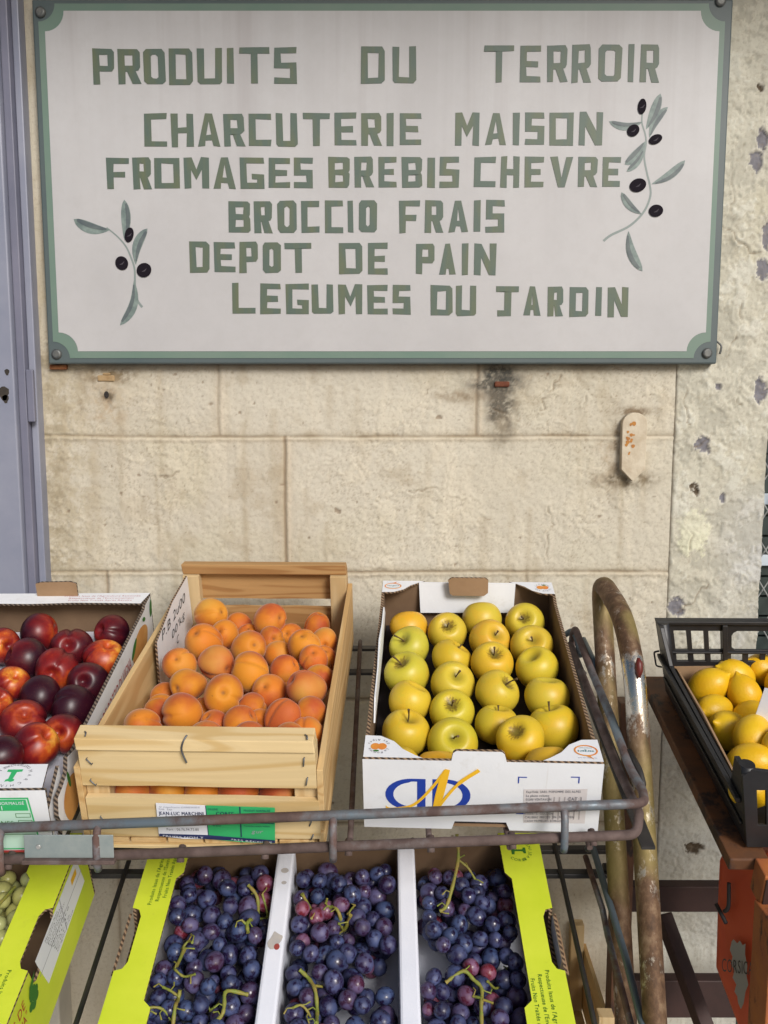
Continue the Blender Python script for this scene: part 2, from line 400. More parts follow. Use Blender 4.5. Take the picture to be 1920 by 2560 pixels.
spk = m.n("ShaderNodeTexVoronoi"); spk.inputs['Scale'].default_value = 330; m.link(v, spk.inputs['Vector'])
col = m.mix(m.ramp(spk.outputs['Distance'], (.10, .45), (.2, 0.0)), col, (.42,.27,.04)); brs = m.noise(48, 5, .7, v); col = m.mix(m.ramp(brs, (.68, 0.0), (.73, .55)), col, (.30,.17,.03))
m.bump(m.noise(60, 3, .5, v), .05, .002); MAT['apple'] = m.out(col, .40, spec=.4, sss=.0)
m = NM('nectarine_skin'); v = fruit_uv(m)
c0 = m.ocol(); sep = m.n("ShaderNodeSeparateColor"); m.link(c0, sep.inputs[0])   # red channel = ripeness
z = m.xyz()[2]
f = m.math('ADD', m.noise(19, 4, .6, m.vec((1,1,.7), m.rnd())), m.math('MULTIPLY', z, 8.0))
f = m.math('MULTIPLY', m.math('ADD', f, sep.outputs[0]), .80)
col = m.ramp(f, (.50, (.028,.003,.010)), (.65, (.085,.005,.010)), (.79, (.21,.011,.010)), (.90, (.46,.07,.012)), (.99, (.72,.33,.04)))
spk = m.n("ShaderNodeTexVoronoi"); spk.inputs['Scale'].default_value = 420; m.link(v, spk.inputs['Vector'])
col = m.mix(m.ramp(spk.outputs['Distance'], (.08, .3), (.16, 0.0)), col, (.50,.20,.08))
MAT['nectarine'] = m.out(col, .37, spec=.42)
m = NM('apricot_skin'); v = fruit_uv(m); x = m.xyz()
side = m.math('ADD', m.noise(26, 3, .5, v), m.math('MULTIPLY', x[1], 9.0))
col = m.mix(m.ramp(side, (.46, 0.0), (.80, .95)), m.ocol(), (.43,.075,.022))
col = m.mix(m.ramp(m.math('SUBTRACT', m.noise(18, 3, .5, v), m.math('MULTIPLY', x[1], 6.0)), (.55, 0.0), (.9, .75)), col, (.62,.36,.07))
fr = m.noise(120, 3, .6, v); col = m.mix(m.ramp(fr, (.70, 0.0), (.75, .6)), col, (.22,.07,.02))
rr = m.math('SQRT', m.math('ADD', m.math('MULTIPLY', x[0], x[0]), m.math('MULTIPLY', x[1], x[1])))
hole = m.math('MULTIPLY', m.math('GREATER_THAN', x[2], 0.0), m.ramp(rr, (.0012, 1.0), (.0042, 0.0))); col = m.mix(m.math('MULTIPLY', hole, .8), col, (.14,.06,.02))
MAT['apricot'] = m.out(col, .62, spec=.25); m.b.inputs['Sheen Weight'].default_value = .25; m.b.inputs['Sheen Roughness'].default_value = .4
m = NM('lemon_skin'); v = fruit_uv(m)
col = m.ramp(m.noise(20, 3, .5, v), (.35, (.72,.40,.008)), (.65, (.78,.50,.016)))
m.bump(m.noise(330, 2, .5, v), .35, .0012); MAT['lemon'] = m.out(col, .40, spec=.45)
m = NM('dark_grape_skin'); v = fruit_uv(m)
skin = m.ramp(m.rnd(), (.0, (.012,.008,.030)), (.6, (.016,.010,.042)), (.90, (.04,.012,.035)), (.985, (.15,.018,.03)))
bloom = m.ramp(m.rnd(), (.0, (.045,.075,.18)), (.6, (.070,.085,.20)), (.90, (.10,.085,.19)), (.985, (.26,.10,.17)))
msk = m.ramp(m.noise(105, 4, .6, v), (.40, 0.0), (.53, 1.0))
big = m.ramp(m.noise(40, 3, .6, v), (.32, .15), (.6, .95))
col = m.mix(m.math('MULTIPLY', msk, big), skin, bloom)
MAT['grape'] = m.out(col, m.ramp(msk, (0, .22), (1, .58)), spec=.5)
m = NM('green_grape_skin'); MAT['green_grape'] = m.out(m.ramp(m.rnd(), (0, (.36,.38,.16)), (1, (.46,.44,.14))), .3, sss=.0)

# ------------------------------------------------------------------ ground
g = MB(); g.add([(-60,-60,0),(60,-60,0),(60,60,0),(-60,60,0)], [(0,1,2,3)])
tag(g.build('pavement', MAT['asphalt'], fix=False), kind='structure')

# ------------------------------------------------------------------ wall (height field with paint, joints, cracks, chips, stains)
def vnoise(x, y, s, seed, oct=4, rough=.55):
    r = np.random.RandomState(seed); out = np.zeros_like(x); a = 1; tot = 0
    for o in range(oct):
        G = r.rand(128, 128); u = x*s + 40 + 7*o; w = y*s + 40 + 3*o
        i = np.floor(u).astype(int); j = np.floor(w).astype(int); fu = u-i; fw = w-j
        fu = fu*fu*(3-2*fu); fw = fw*fw*(3-2*fw)
        q = lambda a_, b_: G[a_ % 128, b_ % 128]
        out += a*((q(i,j)*(1-fu)+q(i+1,j)*fu)*(1-fw)+(q(i,j+1)*(1-fu)+q(i+1,j+1)*fu)*fw)
        tot += a; a *= rough; s *= 2.03
    return out/tot
sst = lambda a, b, t: (lambda k: k*k*(3-2*k))(np.clip((t-a)/(b-a), 0, 1))
def lerp(c, col, f):
    return c*(1-f[..., None]) + np.array(col)*f[..., None]
H1, H2, H3, H4, H5 = 1.715, 1.441, 1.167, .901, .63
def segd(X, Z, x0, z0, x1, z1):
    dx, dz = x1-x0, z1-z0; L2 = dx*dx+dz*dz
    t = np.clip(((X-x0)*dx+(Z-z0)*dz)/L2, 0, 1)
    return np.hypot(X-x0-t*dx, Z-z0-t*dz)
def crack(D, X, Z, x, z, ang, n, step, seed, wander=.6):
    r = np.random.RandomState(seed); step *= .55; n = int(n*1.3); ang0 = ang
    for k in range(n):
        x2, z2 = x+math.cos(ang)*step, z+math.sin(ang)*step
        sl = (np.abs(X-(x+x2)/2) < .05) & (np.abs(Z-(z+z2)/2) < .05)
        D[sl] = np.minimum(D[sl], segd(X[sl], Z[sl], x, z, x2, z2))
        x, z = x2, z2; ang = ang0 + r.uniform(-1, 1)*wander*1.6
def blob(X, Z, cx, cz, rx, rz, seed, rag=.95):
    n = vnoise(X, Z, 85, seed, 5, .7)
    return 1 - sst(.9-.12, .9+.02, np.hypot((X-cx)/rx, (Z-cz)/rz) - (n-.5)*2*rag)
def wall_grid(name, xs, zs, mode, parent):
    X, Z = np.meshgrid(xs, zs); n1 = vnoise(X, Z, 2.2, 1); n2 = vnoise(X, Z, 14, 2, 5, .6); n3 = vnoise(X, Z, 70, 3, 4, .7); n4 = vnoise(X, Z, 5, 5, 4)
    col = np.zeros(X.shape + (3,)) + np.array((.525, .48, .39))
    col = lerp(col, (.57,.53,.44), sst(.40, .62, n1)); col = lerp(col, (.52,.475,.36), sst(.55, .75, n4)*.7)
    warm = sst(-.3, .5, X); col = lerp(col, (.60,.56,.46), warm*.6)
    col = lerp(col, (.36,.29,.19), sst(.58, .76, n2)*.36); sk = vnoise(X*1.0, Z*.16, 38, 9, 4, .6); col = lerp(col, (.40,.335,.23), sst(.58,.8,sk)*.28); col = lerp(col, (.66,.60,.48), sst(.56,.75,vnoise(X*1.0, Z*.2, 26, 10, 4, .6))*.4)
    n5 = vnoise(X, Z, 32, 6, 5, .72); n6 = vnoise(X, Z, 130, 16, 3, .7); h = (n2-.5)*.0016 + (n3-.5)*.0022 + (n6-.5)*.0022 + np.abs(n5-.5)*-.0045*sst(.4,.65,n4)
    D = np.full(X.shape, 1.0)
    fz = vnoise(X, Z, 17, 18, 7, .74); fm = sst(.40,.62,vnoise(X, Z, 4.5, 19, 3)) if mode == 'block' else sst(.25,.45,vnoise(X, Z, 4.5, 19, 3))
    for c_ in (.46,.56): rim = np.exp(-((fz-c_)/.0065)**2)*fm; col = lerp(col, (.24,.185,.12), rim*.38); h -= .0010*rim
    h += .0012*sst(.555,.565,fz)*fm; col = lerp(col, (.66,.60,.47), sst(.555,.565,fz)*fm*.30)
    sp_ = vnoise(X, Z, 150, 23, 2); col = lerp(col, (.20,.15,.10), sst(.86,.93,sp_)*.55)
    if mode == 'block':
        # bed joints and perpends: a dark open line with a proud lip of pointing beside it
        wob = (vnoise(X, Z, 9, 8)-.5)*.006
        for k, hz in enumerate((H1, H2, H3, H4, H5)):
            d = Z - hz - wob
            lip = np.exp(-((d+.0055)/.0035)**2); dark = np.exp(-(d/.0021)**2)
            brk = .55 + .45*sst(.35, .55, vnoise(X+k, Z, 11, 20+k))
            h += .0022*lip - .003*dark*brk; col = lerp(col, (.12,.085,.05), dark*.95*brk); col = lerp(col, (.72,.65,.52), lip*.7)
            col = lerp(col, (.36,.29,.19), np.exp(-(np.abs(d)/.010)**2)*.45*brk)
        for (xv, z0, z1, str_) in ((-.328,H2,H1,.45),(.184,H2,H1,.7),(-.199,H3,H2,1.0),(-.565,H4,H3,.8),(.29,H4,H3,.4),(-.2,H5,H4,.8),(.184,H5,H4,.6),(-.565,.3,H5,.6)):
            d = X - xv - (vnoise(X, Z, 12, 33)-.5)*.006; w = ((Z > z0) & (Z < z1))*str_
            dark = np.exp(-(d/.0028)**2)*w; lip = np.exp(-((d-.007)/.003)**2)*w
            h += .0016*lip - .003*dark; col = lerp(col, (.13,.09,.055), dark*.95); col = lerp(col, (.68,.60,.48), lip*.5)
            col = lerp(col, (.42,.33,.22), np.exp(-(d/.014)**2)*w*.45)
        # grime under the sign, rust and soot stains below the old brackets, shade painted beside the anchor
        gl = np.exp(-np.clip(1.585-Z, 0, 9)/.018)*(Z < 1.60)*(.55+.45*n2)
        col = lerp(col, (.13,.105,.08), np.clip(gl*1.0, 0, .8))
        def soft(cx, cz, rx, rz, c, a, sd): 
            nonlocal col
            f = np.exp(-(((X-cx)/rx)**2+((Z-cz)/rz)**2))*(.15+1.6*sst(.3,.7,vnoise(X, Z, 48, sd, 6, .72))); col = lerp(col, c, np.clip(f*a, 0, .92))
        soft(.222,1.545,.05,.022,(.075,.07,.06),1.0,41); soft(.232,1.50,.026,.055,(.085,.075,.06),1.0,42); soft(.225,1.565,.03,.02,(.05,.05,.045),1.1,57); soft(.15,1.52,.05,.012,(.27,.21,.14),.6,43); soft(.235,1.46,.02,.03,(.25,.21,.15),.5,44)
        soft(-.548,1.560,.055,.014,(.16,.115,.06),1.0,45); soft(-.549,1.523,.013,.016,(.07,.05,.03),1.1,56); soft(-.55,1.50,.04,.05,(.42,.32,.21),.6,46); soft(-.60,1.53,.012,.06,(.30,.24,.16),.6,47)
        soft(-.64,1.45,.07,.5,(.45,.39,.28),.55,48); soft(-.66,1.25,.03,.6,(.33,.28,.19),.6,49)
        soft(.44,1.40,.02,.06,(.42,.34,.24),.6,50); soft(.485,1.352,.055,.014,(.13,.10,.06),1.0,51); soft(.463,1.41,.010,.075,(.22,.17,.11),.8,52); soft(.495,1.488,.035,.010,(.18,.13,.08),.8,53)  # anchor's shadow painted dark on its left and lower side, plus dark outline
        for k in range(26):     # faint long water runs
            xr = -.66+1.2*RNG.rand(); zt = 1.58-.5*RNG.rand(); ln = .1+.3*RNG.rand()
            w = np.exp(-((X-xr-(vnoise(X, Z, 7, 60)-.5)*.012)/(.004+.006*RNG.rand()))**2)*sst(zt-ln, zt-ln*.5, Z)*(Z < zt)
            col = lerp(col, (.36,.29,.19), w*.30)
        pits = vnoise(X, Z, 55, 77, 2); col = lerp(col, (.20,.14,.09), sst(.87, .91, pits)*.7); h -= .002*sst(.87, .91, pits)
        for a in ((.30,1.46,.3,6,.02,1),(.27,1.47,2.9,5,.018,2),(-.15,1.38,.2,5,.02,3),(.05,1.33,-.3,14,.018,4),(.14,1.40,-1.9,7,.02,5),(.33,1.30,-1.5,9,.02,6),(-.45,1.36,.1,6,.012,7),(-.38,1.36,.8,4,.012,8),(.40,1.52,-1.4,9,.018,9),(.50,1.55,2.5,6,.018,10),(-.05,1.17,.5,9,.02,11),(.35,1.56,-2,7,.02,12)):
            crack(D, X, Z, *a)
    else:
        col = lerp(col, (.53,.51,.42), np.full(X.shape, .82)); col = lerp(col, (.61,.59,.50), sst(.45, .7, n1)*.6); col = lerp(col, (.53,.535,.53), sst(.64,.74,X)*sst(1.45,1.2,Z)*.7)
        col = lerp(col, (.50,.46,.33), sst(.5, .8, vnoise(X, Z, 8, 14))*.5)
        h += (vnoise(X, Z, 24, 15, 4, .6)-.5)*.006 + .002
        lv = sst(.435,.45,fz); col = lerp(col, (.40,.385,.32), (1-lv)*.55); h -= .0022*(1-lv); lv2 = sst(.60,.61,fz); col = lerp(col, (.63,.62,.54), lv2*.6); h += .0014*lv2
        col = lerp(col, (.58,.575,.52), sst(1.0, .85, Z)*.7)  # lower pillar coloured paler, standing in for light bounced up from the ground
        d = X-.577; col = lerp(col, (.19,.14,.09), np.exp(-(d/.0028)**2)*.85); h -= .004*np.exp(-(d/.0025)**2)
        chips = ((1515,963,20,17),(1497,1050,10,9),(1507,1062,9,10),(1650,300,12,24),(1632,348,15,22),(1658,505,14,30),(1648,580,18,20),(1640,845,14,24),(1552,835,6,8),(1460,1310,22,20),(1535,57,6,6),(1640,188,9,9),(1500,1830,20,16),(1550,1790,14,16),(1560,1075,6,12))
        for k, (px, py, rx, ry) in enumerate(chips):
            p = at(px, py, 0); sx = .00093
            f = blob(X, Z, p.x, p.z, rx*sx, ry*sx, 100+k); col = lerp(col, (.20,.195,.215) if k not in (1,2,11,12) else (.10,.075,.05), f); h -= .0035*f
            rim = blob(X, Z, p.x, p.z, rx*sx*1.35, ry*sx*1.35, 100+k)*(1-f); h += .0012*rim; col = lerp(col, (.64,.61,.53), rim*.5)
        p = at(1497, 1150, 0); f = blob(X, Z, p.x, p.z, .040, .055, 140, .5)*(.6+.4*sst(.3,.6,n2)); col = lerp(col, (.70,.69,.52), f*.85); h += .0015*f
        for a in ((.60,1.575,-1.2,10,.018,21),(.66,1.60,-1.0,9,.02,22),(.70,1.70,-1.8,14,.02,23),(.62,1.42,.1,8,.02,24),(.68,1.38,.6,6,.018,25),(.60,1.30,-1.4,7,.02,26),(.72,1.52,2.4,8,.018,27),(.65,1.85,-.7,8,.02,28),(.69,2.0,-1.9,10,.02,29),(.71,1.45,-1.4,6,.02,30),(.63,1.5,.9,6,.02,31),(.60,1.08,.5,7,.02,32)):
            crack(D, X, Z, *a)
    ck = np.exp(-(D/.0015)**2)*(.05+.95*sst(.42,.62,n2)); col = lerp(col, (.19,.14,.09), ck*.6); h -= .0025*ck; h += .0012*np.exp(-((D-.004)/.003)**2)
    Y = -h; ny, nx = X.shape
    vs = np.stack([X, Y, Z], -1).reshape(-1, 3); idx = np.arange(nx*ny).reshape(ny, nx)
    fs = np.stack([idx[:-1,:-1], idx[:-1,1:], idx[1:,1:], idx[1:,:-1]], -1).reshape(-1, 4)
    me = bpy.data.meshes.new(name); me.vertices.add(len(vs)); me.vertices.foreach_set("co", vs.ravel())
    me.loops.add(fs.size); me.loops.foreach_set("vertex_index", fs.ravel()); me.polygons.add(len(fs))
    me.polygons.foreach_set("loop_start", np.arange(0, fs.size, 4)); me.update(calc_edges=True)
    ca = me.color_attributes.new("Col", 'FLOAT_COLOR', 'POINT')
    ca.data.foreach_set("color", np.concatenate([col.reshape(-1,3), np.ones((len(vs),1))], 1).astype(np.float32).ravel())
    me.polygons.foreach_set("use_smooth", [True]*len(fs)); me.materials.append(MAT['wall'])
    o = bpy.data.objects.new(name, me); C.objects.link(o)
    if parent: o.parent = parent
    return o
wall = thing('building_wall', 'beige painted block wall with dark joints, stains and flaking plaster behind the fruit rack', 'wall')
xs = np.concatenate([np.linspace(-1.6,-.75,18), np.arange(-.72,.576,.0026), [.577]]); zs = np.concatenate([[0,.05,.1,.2,.3], np.arange(.34,1.64,.0026), np.linspace(1.66,2.9,50)])
wall_grid('block_wall', xs, zs, 'block', wall)
xs = np.arange(.577,.7665,.0026); zs = np.concatenate([[0,.1,.2,.3], np.arange(.34,2.3,.0030), np.linspace(2.35,2.9,8)])
wall_grid('plaster_pillar', xs, zs, 'pillar', wall)
b = MB(); b.box(-1.6, .765, .012, .32, 0, 2.9); b.build('wall_core', MAT['wall_plain'] if 'wall_plain' in MAT else simple('plain_render', (.45,.43,.37), (.52,.49,.42), 12, .9, .3, 120), wall)
# iron anchor strap set into the wall, and two rusty bracket stubs
b = MB(); ax = .4945
ol = circle(ax, 1.466, .0245, .022, 10, 0, math.pi) + [(ax-.0235, 1.376), (ax, 1.352), (ax+.0235, 1.376)]
b.prism(ol, lambda u, v, w: (u, -w, v), -.002, .017, (0,0,0))
anchor_m = simple('painted_iron_strap', (.60,.53,.41), (.48,.40,.29), 40, .8, .8, 160, rnd=False)
o = b.build('iron_anchor', anchor_m, wall, .003)
b = MB()
for k in range(16):
    a_, b_, r_ = ax-.017+.016*RNG.rand(), 1.40+.07*RNG.rand(), .0012+.0028*RNG.rand()
    b.flat([(a_+r_*math.cos(t)*(1+.3*math.sin(3*t)), b_+r_*math.sin(t)) for t in np.linspace(0, 5.6, 8)], lambda u, v: (u, -.0174-.00004*k, v))
b.build('rust_spots', simple('orange_rust', (.50,.23,.05), (.38,.16,.05), 90, .9), o)
b = MB(); b.box(-.566,-.532,-.004,.004,1.549,1.561); b.box(-.556,-.540,-.003,.004,1.561,1.566); b.build('rusty_stub', simple('pale_rust_plate', (.42,.30,.16), (.30,.19,.09), 60, .9, .8, 200), wall, .003)
b = MB(); b.flat(circle(-.549, 1.523, .005, .007, 10), lambda u, v: (u, -.0035, v)); b.build('rust_hole', MAT['grime'], wall)
b = MB(); b.box(.218,.248,-.006,.004,1.538,1.549); b.build('rusty_stub', simple('dark_rust', (.10,.028,.014), (.17,.055,.025), 120, .9, .6, 300), wall, .003)
b = MB(); p = at(125, 794, -.006); b.box(p.x-.016, p.x+.018, -.010, .002, p.z-.004, p.z+.006); b.build('rusty_stub', MAT['rust_spot'], wall, .003)

# ------------------------------------------------------------------ lavender metal door frame at the left
d = thing('door_frame', 'lavender grey painted metal door frame at the left edge beside the sign', 'door frame', (-.72, 0, 0))
def fb(name, x0, x1, y0, y1, mt, bev=.003):
    q = MB(); q.box(x0+.72, x1+.72, y0, y1, .52, 2.9); return q.build(name, mt, d, bev)
fb('frame_face', -.86, -.706, -.060, .002, MAT['lavender'])
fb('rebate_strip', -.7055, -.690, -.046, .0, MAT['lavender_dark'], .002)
fb('outer_strip', -.6895, -.676, -.030, .0, MAT['lavender'], .002)
fb('door_leaf', -1.6, -.8605, -.040, -.004, MAT['lavender'])
q = MB()
for (px, py, r) in ((15,804,.0045),(8,850,.010),(12,862,.006)):
    p = at(px, py, -.0605); q.flat([(p.x+.72+r*math.cos(t)*(1+.3*math.sin(3*t)), p.z+r*1.4*math.sin(t)) for t in np.linspace(0, 5.8, 10)], lambda u, v: (u, -.0604, v))
q.build('lock_hole', MAT['grime'], d)
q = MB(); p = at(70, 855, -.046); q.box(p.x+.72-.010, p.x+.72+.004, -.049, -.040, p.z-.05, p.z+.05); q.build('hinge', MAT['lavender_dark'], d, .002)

st_ = MB(); st_.box(-1.6,-.676,-.07,.0,0,.519); tag(st_.build('door_step', simple('pale_stone', (.45,.43,.37), (.52,.49,.42), 12, .9, .3, 120), bevel=.004), 'pale rendered plinth under the lavender door frame at the lower left', 'plinth')
# ------------------------------------------------------------------ shutter and mesh at the right edge
s = thing('louvre_shutter', 'dark green slatted shutter with pale blue rails behind wire mesh at right edge', 'shutter', (1.1, .15, 0))
q = MB()
for k in range(64):
    z0 = .05+k*.045; q.box(-.33, .5, .0, .012, z0, z0+.04, mat=Matrix.Translation((0,0,0)))
q.build('slats', MAT['shutter'], s)
for zz in (.9, 1.165, 1.30, 1.7, 2.2): q = MB(); q.box(-.33, .5, -.014, -.002, zz-.012, zz+.012); q.build('rail', MAT['shutter_blue'], s, .002)
q = MB(); q.box(-.33, .5, .03, .05, 0, 2.9); q.build('back_board', MAT['shutter'], s)
s = thing('wire_mesh_panel', 'galvanised diamond wire mesh in front of the dark shutter beside the pillar', 'wire mesh', (1.1, .11, 0))
q = MB()
for k in range(-8, 40):
    for sg in (1, -1):
        x0 = -.33; pts = []
        z0 = k*.085
        for j in range(15): pts.append((x0+j*.0592, .004*sg, z0 + sg*j*.0592*1.6))
        pts = [p_ for p_ in pts if 0 < p_[2] < 2.8]
        if len(pts) > 1: q.tube(pts, .0016, 5)
q.build('mesh', MAT['mesh_wire'], s, fix=False)

# ------------------------------------------------------------------ painted sign
SY = -.024
sign = thing('painted_sign', 'off-white shop sign with green border, green capital lettering and olive sprigs on the wall', 'sign', (0, 0, 0))
def sp(px, py, Y=SY): p = at(px, py, Y); return (p.x, p.z)
x0, z0 = sp(105, 789); x1, z1 = sp(1548, 783)[0], sp(830, -2)[1]
z0 = (sp(105,789)[1]+sp(1548,783)[1])/2
q = MB(); q.box(x0, x1, SY, .0, z0, z1); q.build('board', MAT['sign_dark'], sign, .003)
def notched(a, b, c, d_, r, n=8):
    out = []
    for cx, cz, a0 in ((a, b, math.pi/2), (c, b, math.pi), (c, d_, 1.5*math.pi), (a, d_, 2*math.pi)):
        for i in range(n+1):
            t = a0 - i*math.pi/2/n; out.append((cx + r*math.cos(t), cz + r*math.sin(t)))
    # order: each corner arc is traversed so that the outline stays simple
    return out
def inset(dx0, dx1, dzb, dzt, r):
    return notched(x0+dx0, z0+dzb, x1-dx1, z1-dzt, r)
q = MB(); q.prism(inset(.011,.014,.011,.008,.0315), lambda u, v, w: (u, SY-w, v), .0002, .0009); q.build('green_border', MAT['sign_green'], sign)
q = MB(); q.prism(inset(.023,.024,.024,.021,.036), lambda u, v, w: (u, SY-w, v), .001, .0016); q.build('white_panel', MAT['sign_white'], sign)
for px, py in ((123,765),(1527,763),(88,27),(1556,3)):
    p = sp(px, py); q = MB(); q.tube([(p[0], SY+.001, p[1]), (p[0], SY-.003, p[1]), (p[0], SY-.005, p[1])], [.0098, .0098, .006], 16); q.build('screw', MAT['screw'], sign)
q = MB(); p = sp(1556, 755); q.tube(smooth_path([(p[0]-.006, -.006, p[1]+.02), (p[0]+.006, -.012, p[1]+.008), (p[0]+.004, -.012, p[1]-.008)]), .0022, 6); q.build('wire_hook', MAT['screw'], sign)

def letter(ch, t, u, sq=False):
    m_ = .5; h = []
    if ch == 'P': o = [(0,0),(t,0),(t,.36),(.9,.36),(1,.46),(1,.9),(.9,1),(0,1)]; h = [[(t,.36+u),(1-t,.36+u),(1-t,1-u),(t,1-u)]]
    elif ch == 'R': o = [(0,0),(t,0),(t,.36),(.42,.36),(1.02-t*1.15,0),(1.04,0),(.80,.37),(.92,.40),(1,.48),(1,.9),(.9,1),(0,1)]; h = [[(t,.37+u),(1-t,.37+u),(1-t,1-u),(t,1-u)]]
    elif ch == 'O' and sq: o = [(0,0),(1,0),(1,1),(0,1)]; h = [[(t,u),(1-t,u),(1-t,1-u),(t,1-u)]]
    elif ch == 'O': o = [(.14,0),(.86,0),(1,.1),(1,.9),(.86,1),(.14,1),(0,.9),(0,.1)]; h = [[(t*1.02,u*1.3),(t*1.3,u),(1-t*1.3,u),(1-t*1.02,u*1.3),(1-t*1.02,1-u*1.3),(1-t*1.3,1-u),(t*1.3,1-u),(t*1.02,1-u*1.3)]]
    elif ch == 'D': o = [(0,0),(.86,0),(1,.11),(1,.89),(.86,1),(0,1)]; h = [[(t,u),(1-t,u),(1-t,1-u),(t,1-u)]]
    elif ch == 'U': o = [(0,1),(t,1),(t,u),(1-t,u),(1-t,1),(1,1),(1,.07),(.9,0),(.1,0),(0,.07)]
    elif ch == 'I': o = [(0,0),(1,0),(1,1),(0,1)]
    elif ch == 'T': o = [(0,1),(0,1-u),(.5-t/2,1-u),(.5-t/2,0),(.5+t/2,0),(.5+t/2,1-u),(1,1-u),(1,1)]
    elif ch == 'J': o = [(0,1),(0,1-u),(.52-t/2,1-u),(.52-t/2,u),(.06,u),(.06,0),(.52+t/2,0),(.52+t/2,1-u),(1,1-u),(1,1)]
    elif ch == 'S': o = [(0,0),(1,0),(1,m_+u/2),(t,m_+u/2),(t,1-u),(1,1-u),(1,1),(0,1),(0,m_-u/2),(1-t,m_-u/2),(1-t,u),(0,u)]
    elif ch == 'E': o = [(0,0),(1,0),(1,u),(t,u),(t,m_-u/2),(.86,m_-u/2),(.86,m_+u/2),(t,m_+u/2),(t,1-u),(1,1-u),(1,1),(0,1)]
    elif ch == 'F': o = [(0,0),(t,0),(t,m_-u*.7),(.82,m_-u*.7),(.82,m_+u*.3),(t,m_+u*.3),(t,1-u),(1,1-u),(1,1),(0,1)]
    elif ch == 'C': o = [(0,0),(1,0),(1,u),(t,u),(t,1-u),(1,1-u),(1,1),(0,1)]
    elif ch == 'L': o = [(0,0),(1,0),(1,u),(t,u),(t,1),(0,1)]
    elif ch == 'H': o = [(0,0),(t,0),(t,m_-u/2),(1-t,m_-u/2),(1-t,0),(1,0),(1,1),(1-t,1),(1-t,m_+u/2),(t,m_+u/2),(t,1),(0,1)]
    elif ch == 'M': o = [(0,0),(t,0),(t,.60),(.5,.27),(1-t,.60),(1-t,0),(1,0),(1,1),(1-t*1.1,1),(.5,.60),(t*1.1,1),(0,1)]
    elif ch == 'N': o = [(0,0),(t,0),(t,.58),(1-t*1.1,0),(1,0),(1,1),(1-t,1),(1-t,.42),(t*1.1,1),(0,1)]
    elif ch == 'A': o = [(0,0),(t,0),(t+.045,.19),(1-t-.045,.19),(1-t,0),(1,0),(.66,1),(.34,1)]; h = [[(t+.09,.19+u*.9),(1-t-.09,.19+u*.9),(.5,.78)]]
    elif ch == 'B': o = [(0,0),(.9,0),(1,.08),(1,.43),(.93,.5),(1,.57),(1,.92),(.9,1),(0,1)]; h = [[(t,u),(1-t,u),(1-t,m_-u*.45),(t,m_-u*.45)],[(t,m_+u*.45),(1-t,m_+u*.45),(1-t,1-u),(t,1-u)]]
    elif ch == 'G': o = [(0,0),(1,0),(1,.47),(.5,.47),(.5,.47-u*.9),(1-t,.47-u*.9),(1-t,u),(t,u),(t,1-u),(1,1-u),(1,1),(0,1)]
    elif ch == 'V': o = [(0,1),(t*1.1,1),(.5,.30),(1-t*1.1,1),(1,1),(.5+t*.5,0),(.5-t*.5,0)]
    return o, h
LINES = [
 (106,183,96,177,'PRODUITS DU TERROIR',[(202,246),(257,301),(312,356),(366,416),(427,479),(491,505),(518,582),(593,640),(780,832),(848,899),(1045,1111),(1123,1169),(1181,1226),(1235,1277),(1292,1344),(1356,1370),(1382,1425)],0),
 (246,317,243,313,'CHARCUTERIE MAISON',[(313,360),(371,417),(428,474),(484,527),(538,585),(597,642),(655,712),(723,770),(781,824),(836,850),(863,910),(983,1036),(1048,1094),(1107,1123),(1134,1176),(1186,1240),(1250,1303)],1),
 (341,409,338,403,'FROMAGES BREBIS CHEVRE',[(232,278),(288,325),(335,388),(399,451),(462,508),(519,570),(581,626),(636,676),(710,755),(766,806),(817,857),(868,912),(923,940),(950,992),(1024,1071),(1081,1123),(1133,1175),(1188,1239),(1248,1291),(1300,1341)],1),
 (434,503,433,502,'BROCCIO FRAIS',[(495,540),(550,587),(600,640),(651,690),(702,741),(751,763),(776,814),(862,908),(918,957),(969,1011),(1023,1038),(1049,1090)],0),
 (522,588,527,594,'DEPOT DE PAIN',[(410,452),(463,507),(518,557),(568,606),(616,673),(733,783),(795,838),(898,939),(949,985),(998,1012),(1024,1072)],0),
 (612,677,621,684,'LEGUMES DU JARDIN',[(502,551),(563,606),(618,667),(674,720),(731,783),(794,837),(848,887),(930,978),(984,1029),(1071,1121),(1131,1169),(1182,1217),(1229,1272),(1286,1300),(1312,1358)],0)]
for (ya0, yb0, ya1, yb1, txt, bx, sq) in LINES:
    q = MB(); xa, xb = bx[0][0], bx[-1][1]; ends = set(np.cumsum([len(w_) for w_ in txt.split()]))
    for ci, (ch, (l, r)) in enumerate(zip(txt.replace(' ', ''), bx)):
        f = ((l+r)/2-xa)/(xb-xa); top, bot = ya0+(ya1-ya0)*f+random.uniform(-1,1), yb0+(yb1-yb0)*f+random.uniform(-1.2,1.2)
        A_, B_ = sp(l, bot, SY-.0016), sp(r, top, SY-.0016)
        t = 14.2/(r-l) if ch != 'I' else 1; u = 12.6/(bot-top); o_, h_ = letter(ch, t, u, sq)
        jit = {}
        def fn(u_, v_, w_=0):
            j_ = jit.setdefault((round(u_, 4), round(v_, 4)), (random.uniform(-.0008, .0008), random.uniform(-.0008, .0008)))
            return (A_[0]+(B_[0]-A_[0])*u_+j_[0], SY-.0016-w_, A_[1]+(B_[1]-A_[1])*v_+j_[1])
        q.prism(o_, fn, .0003, .0008, holes=h_)
        if ci+1 in ends: q.build('painted_word', MAT['letter'], sign); q = MB()
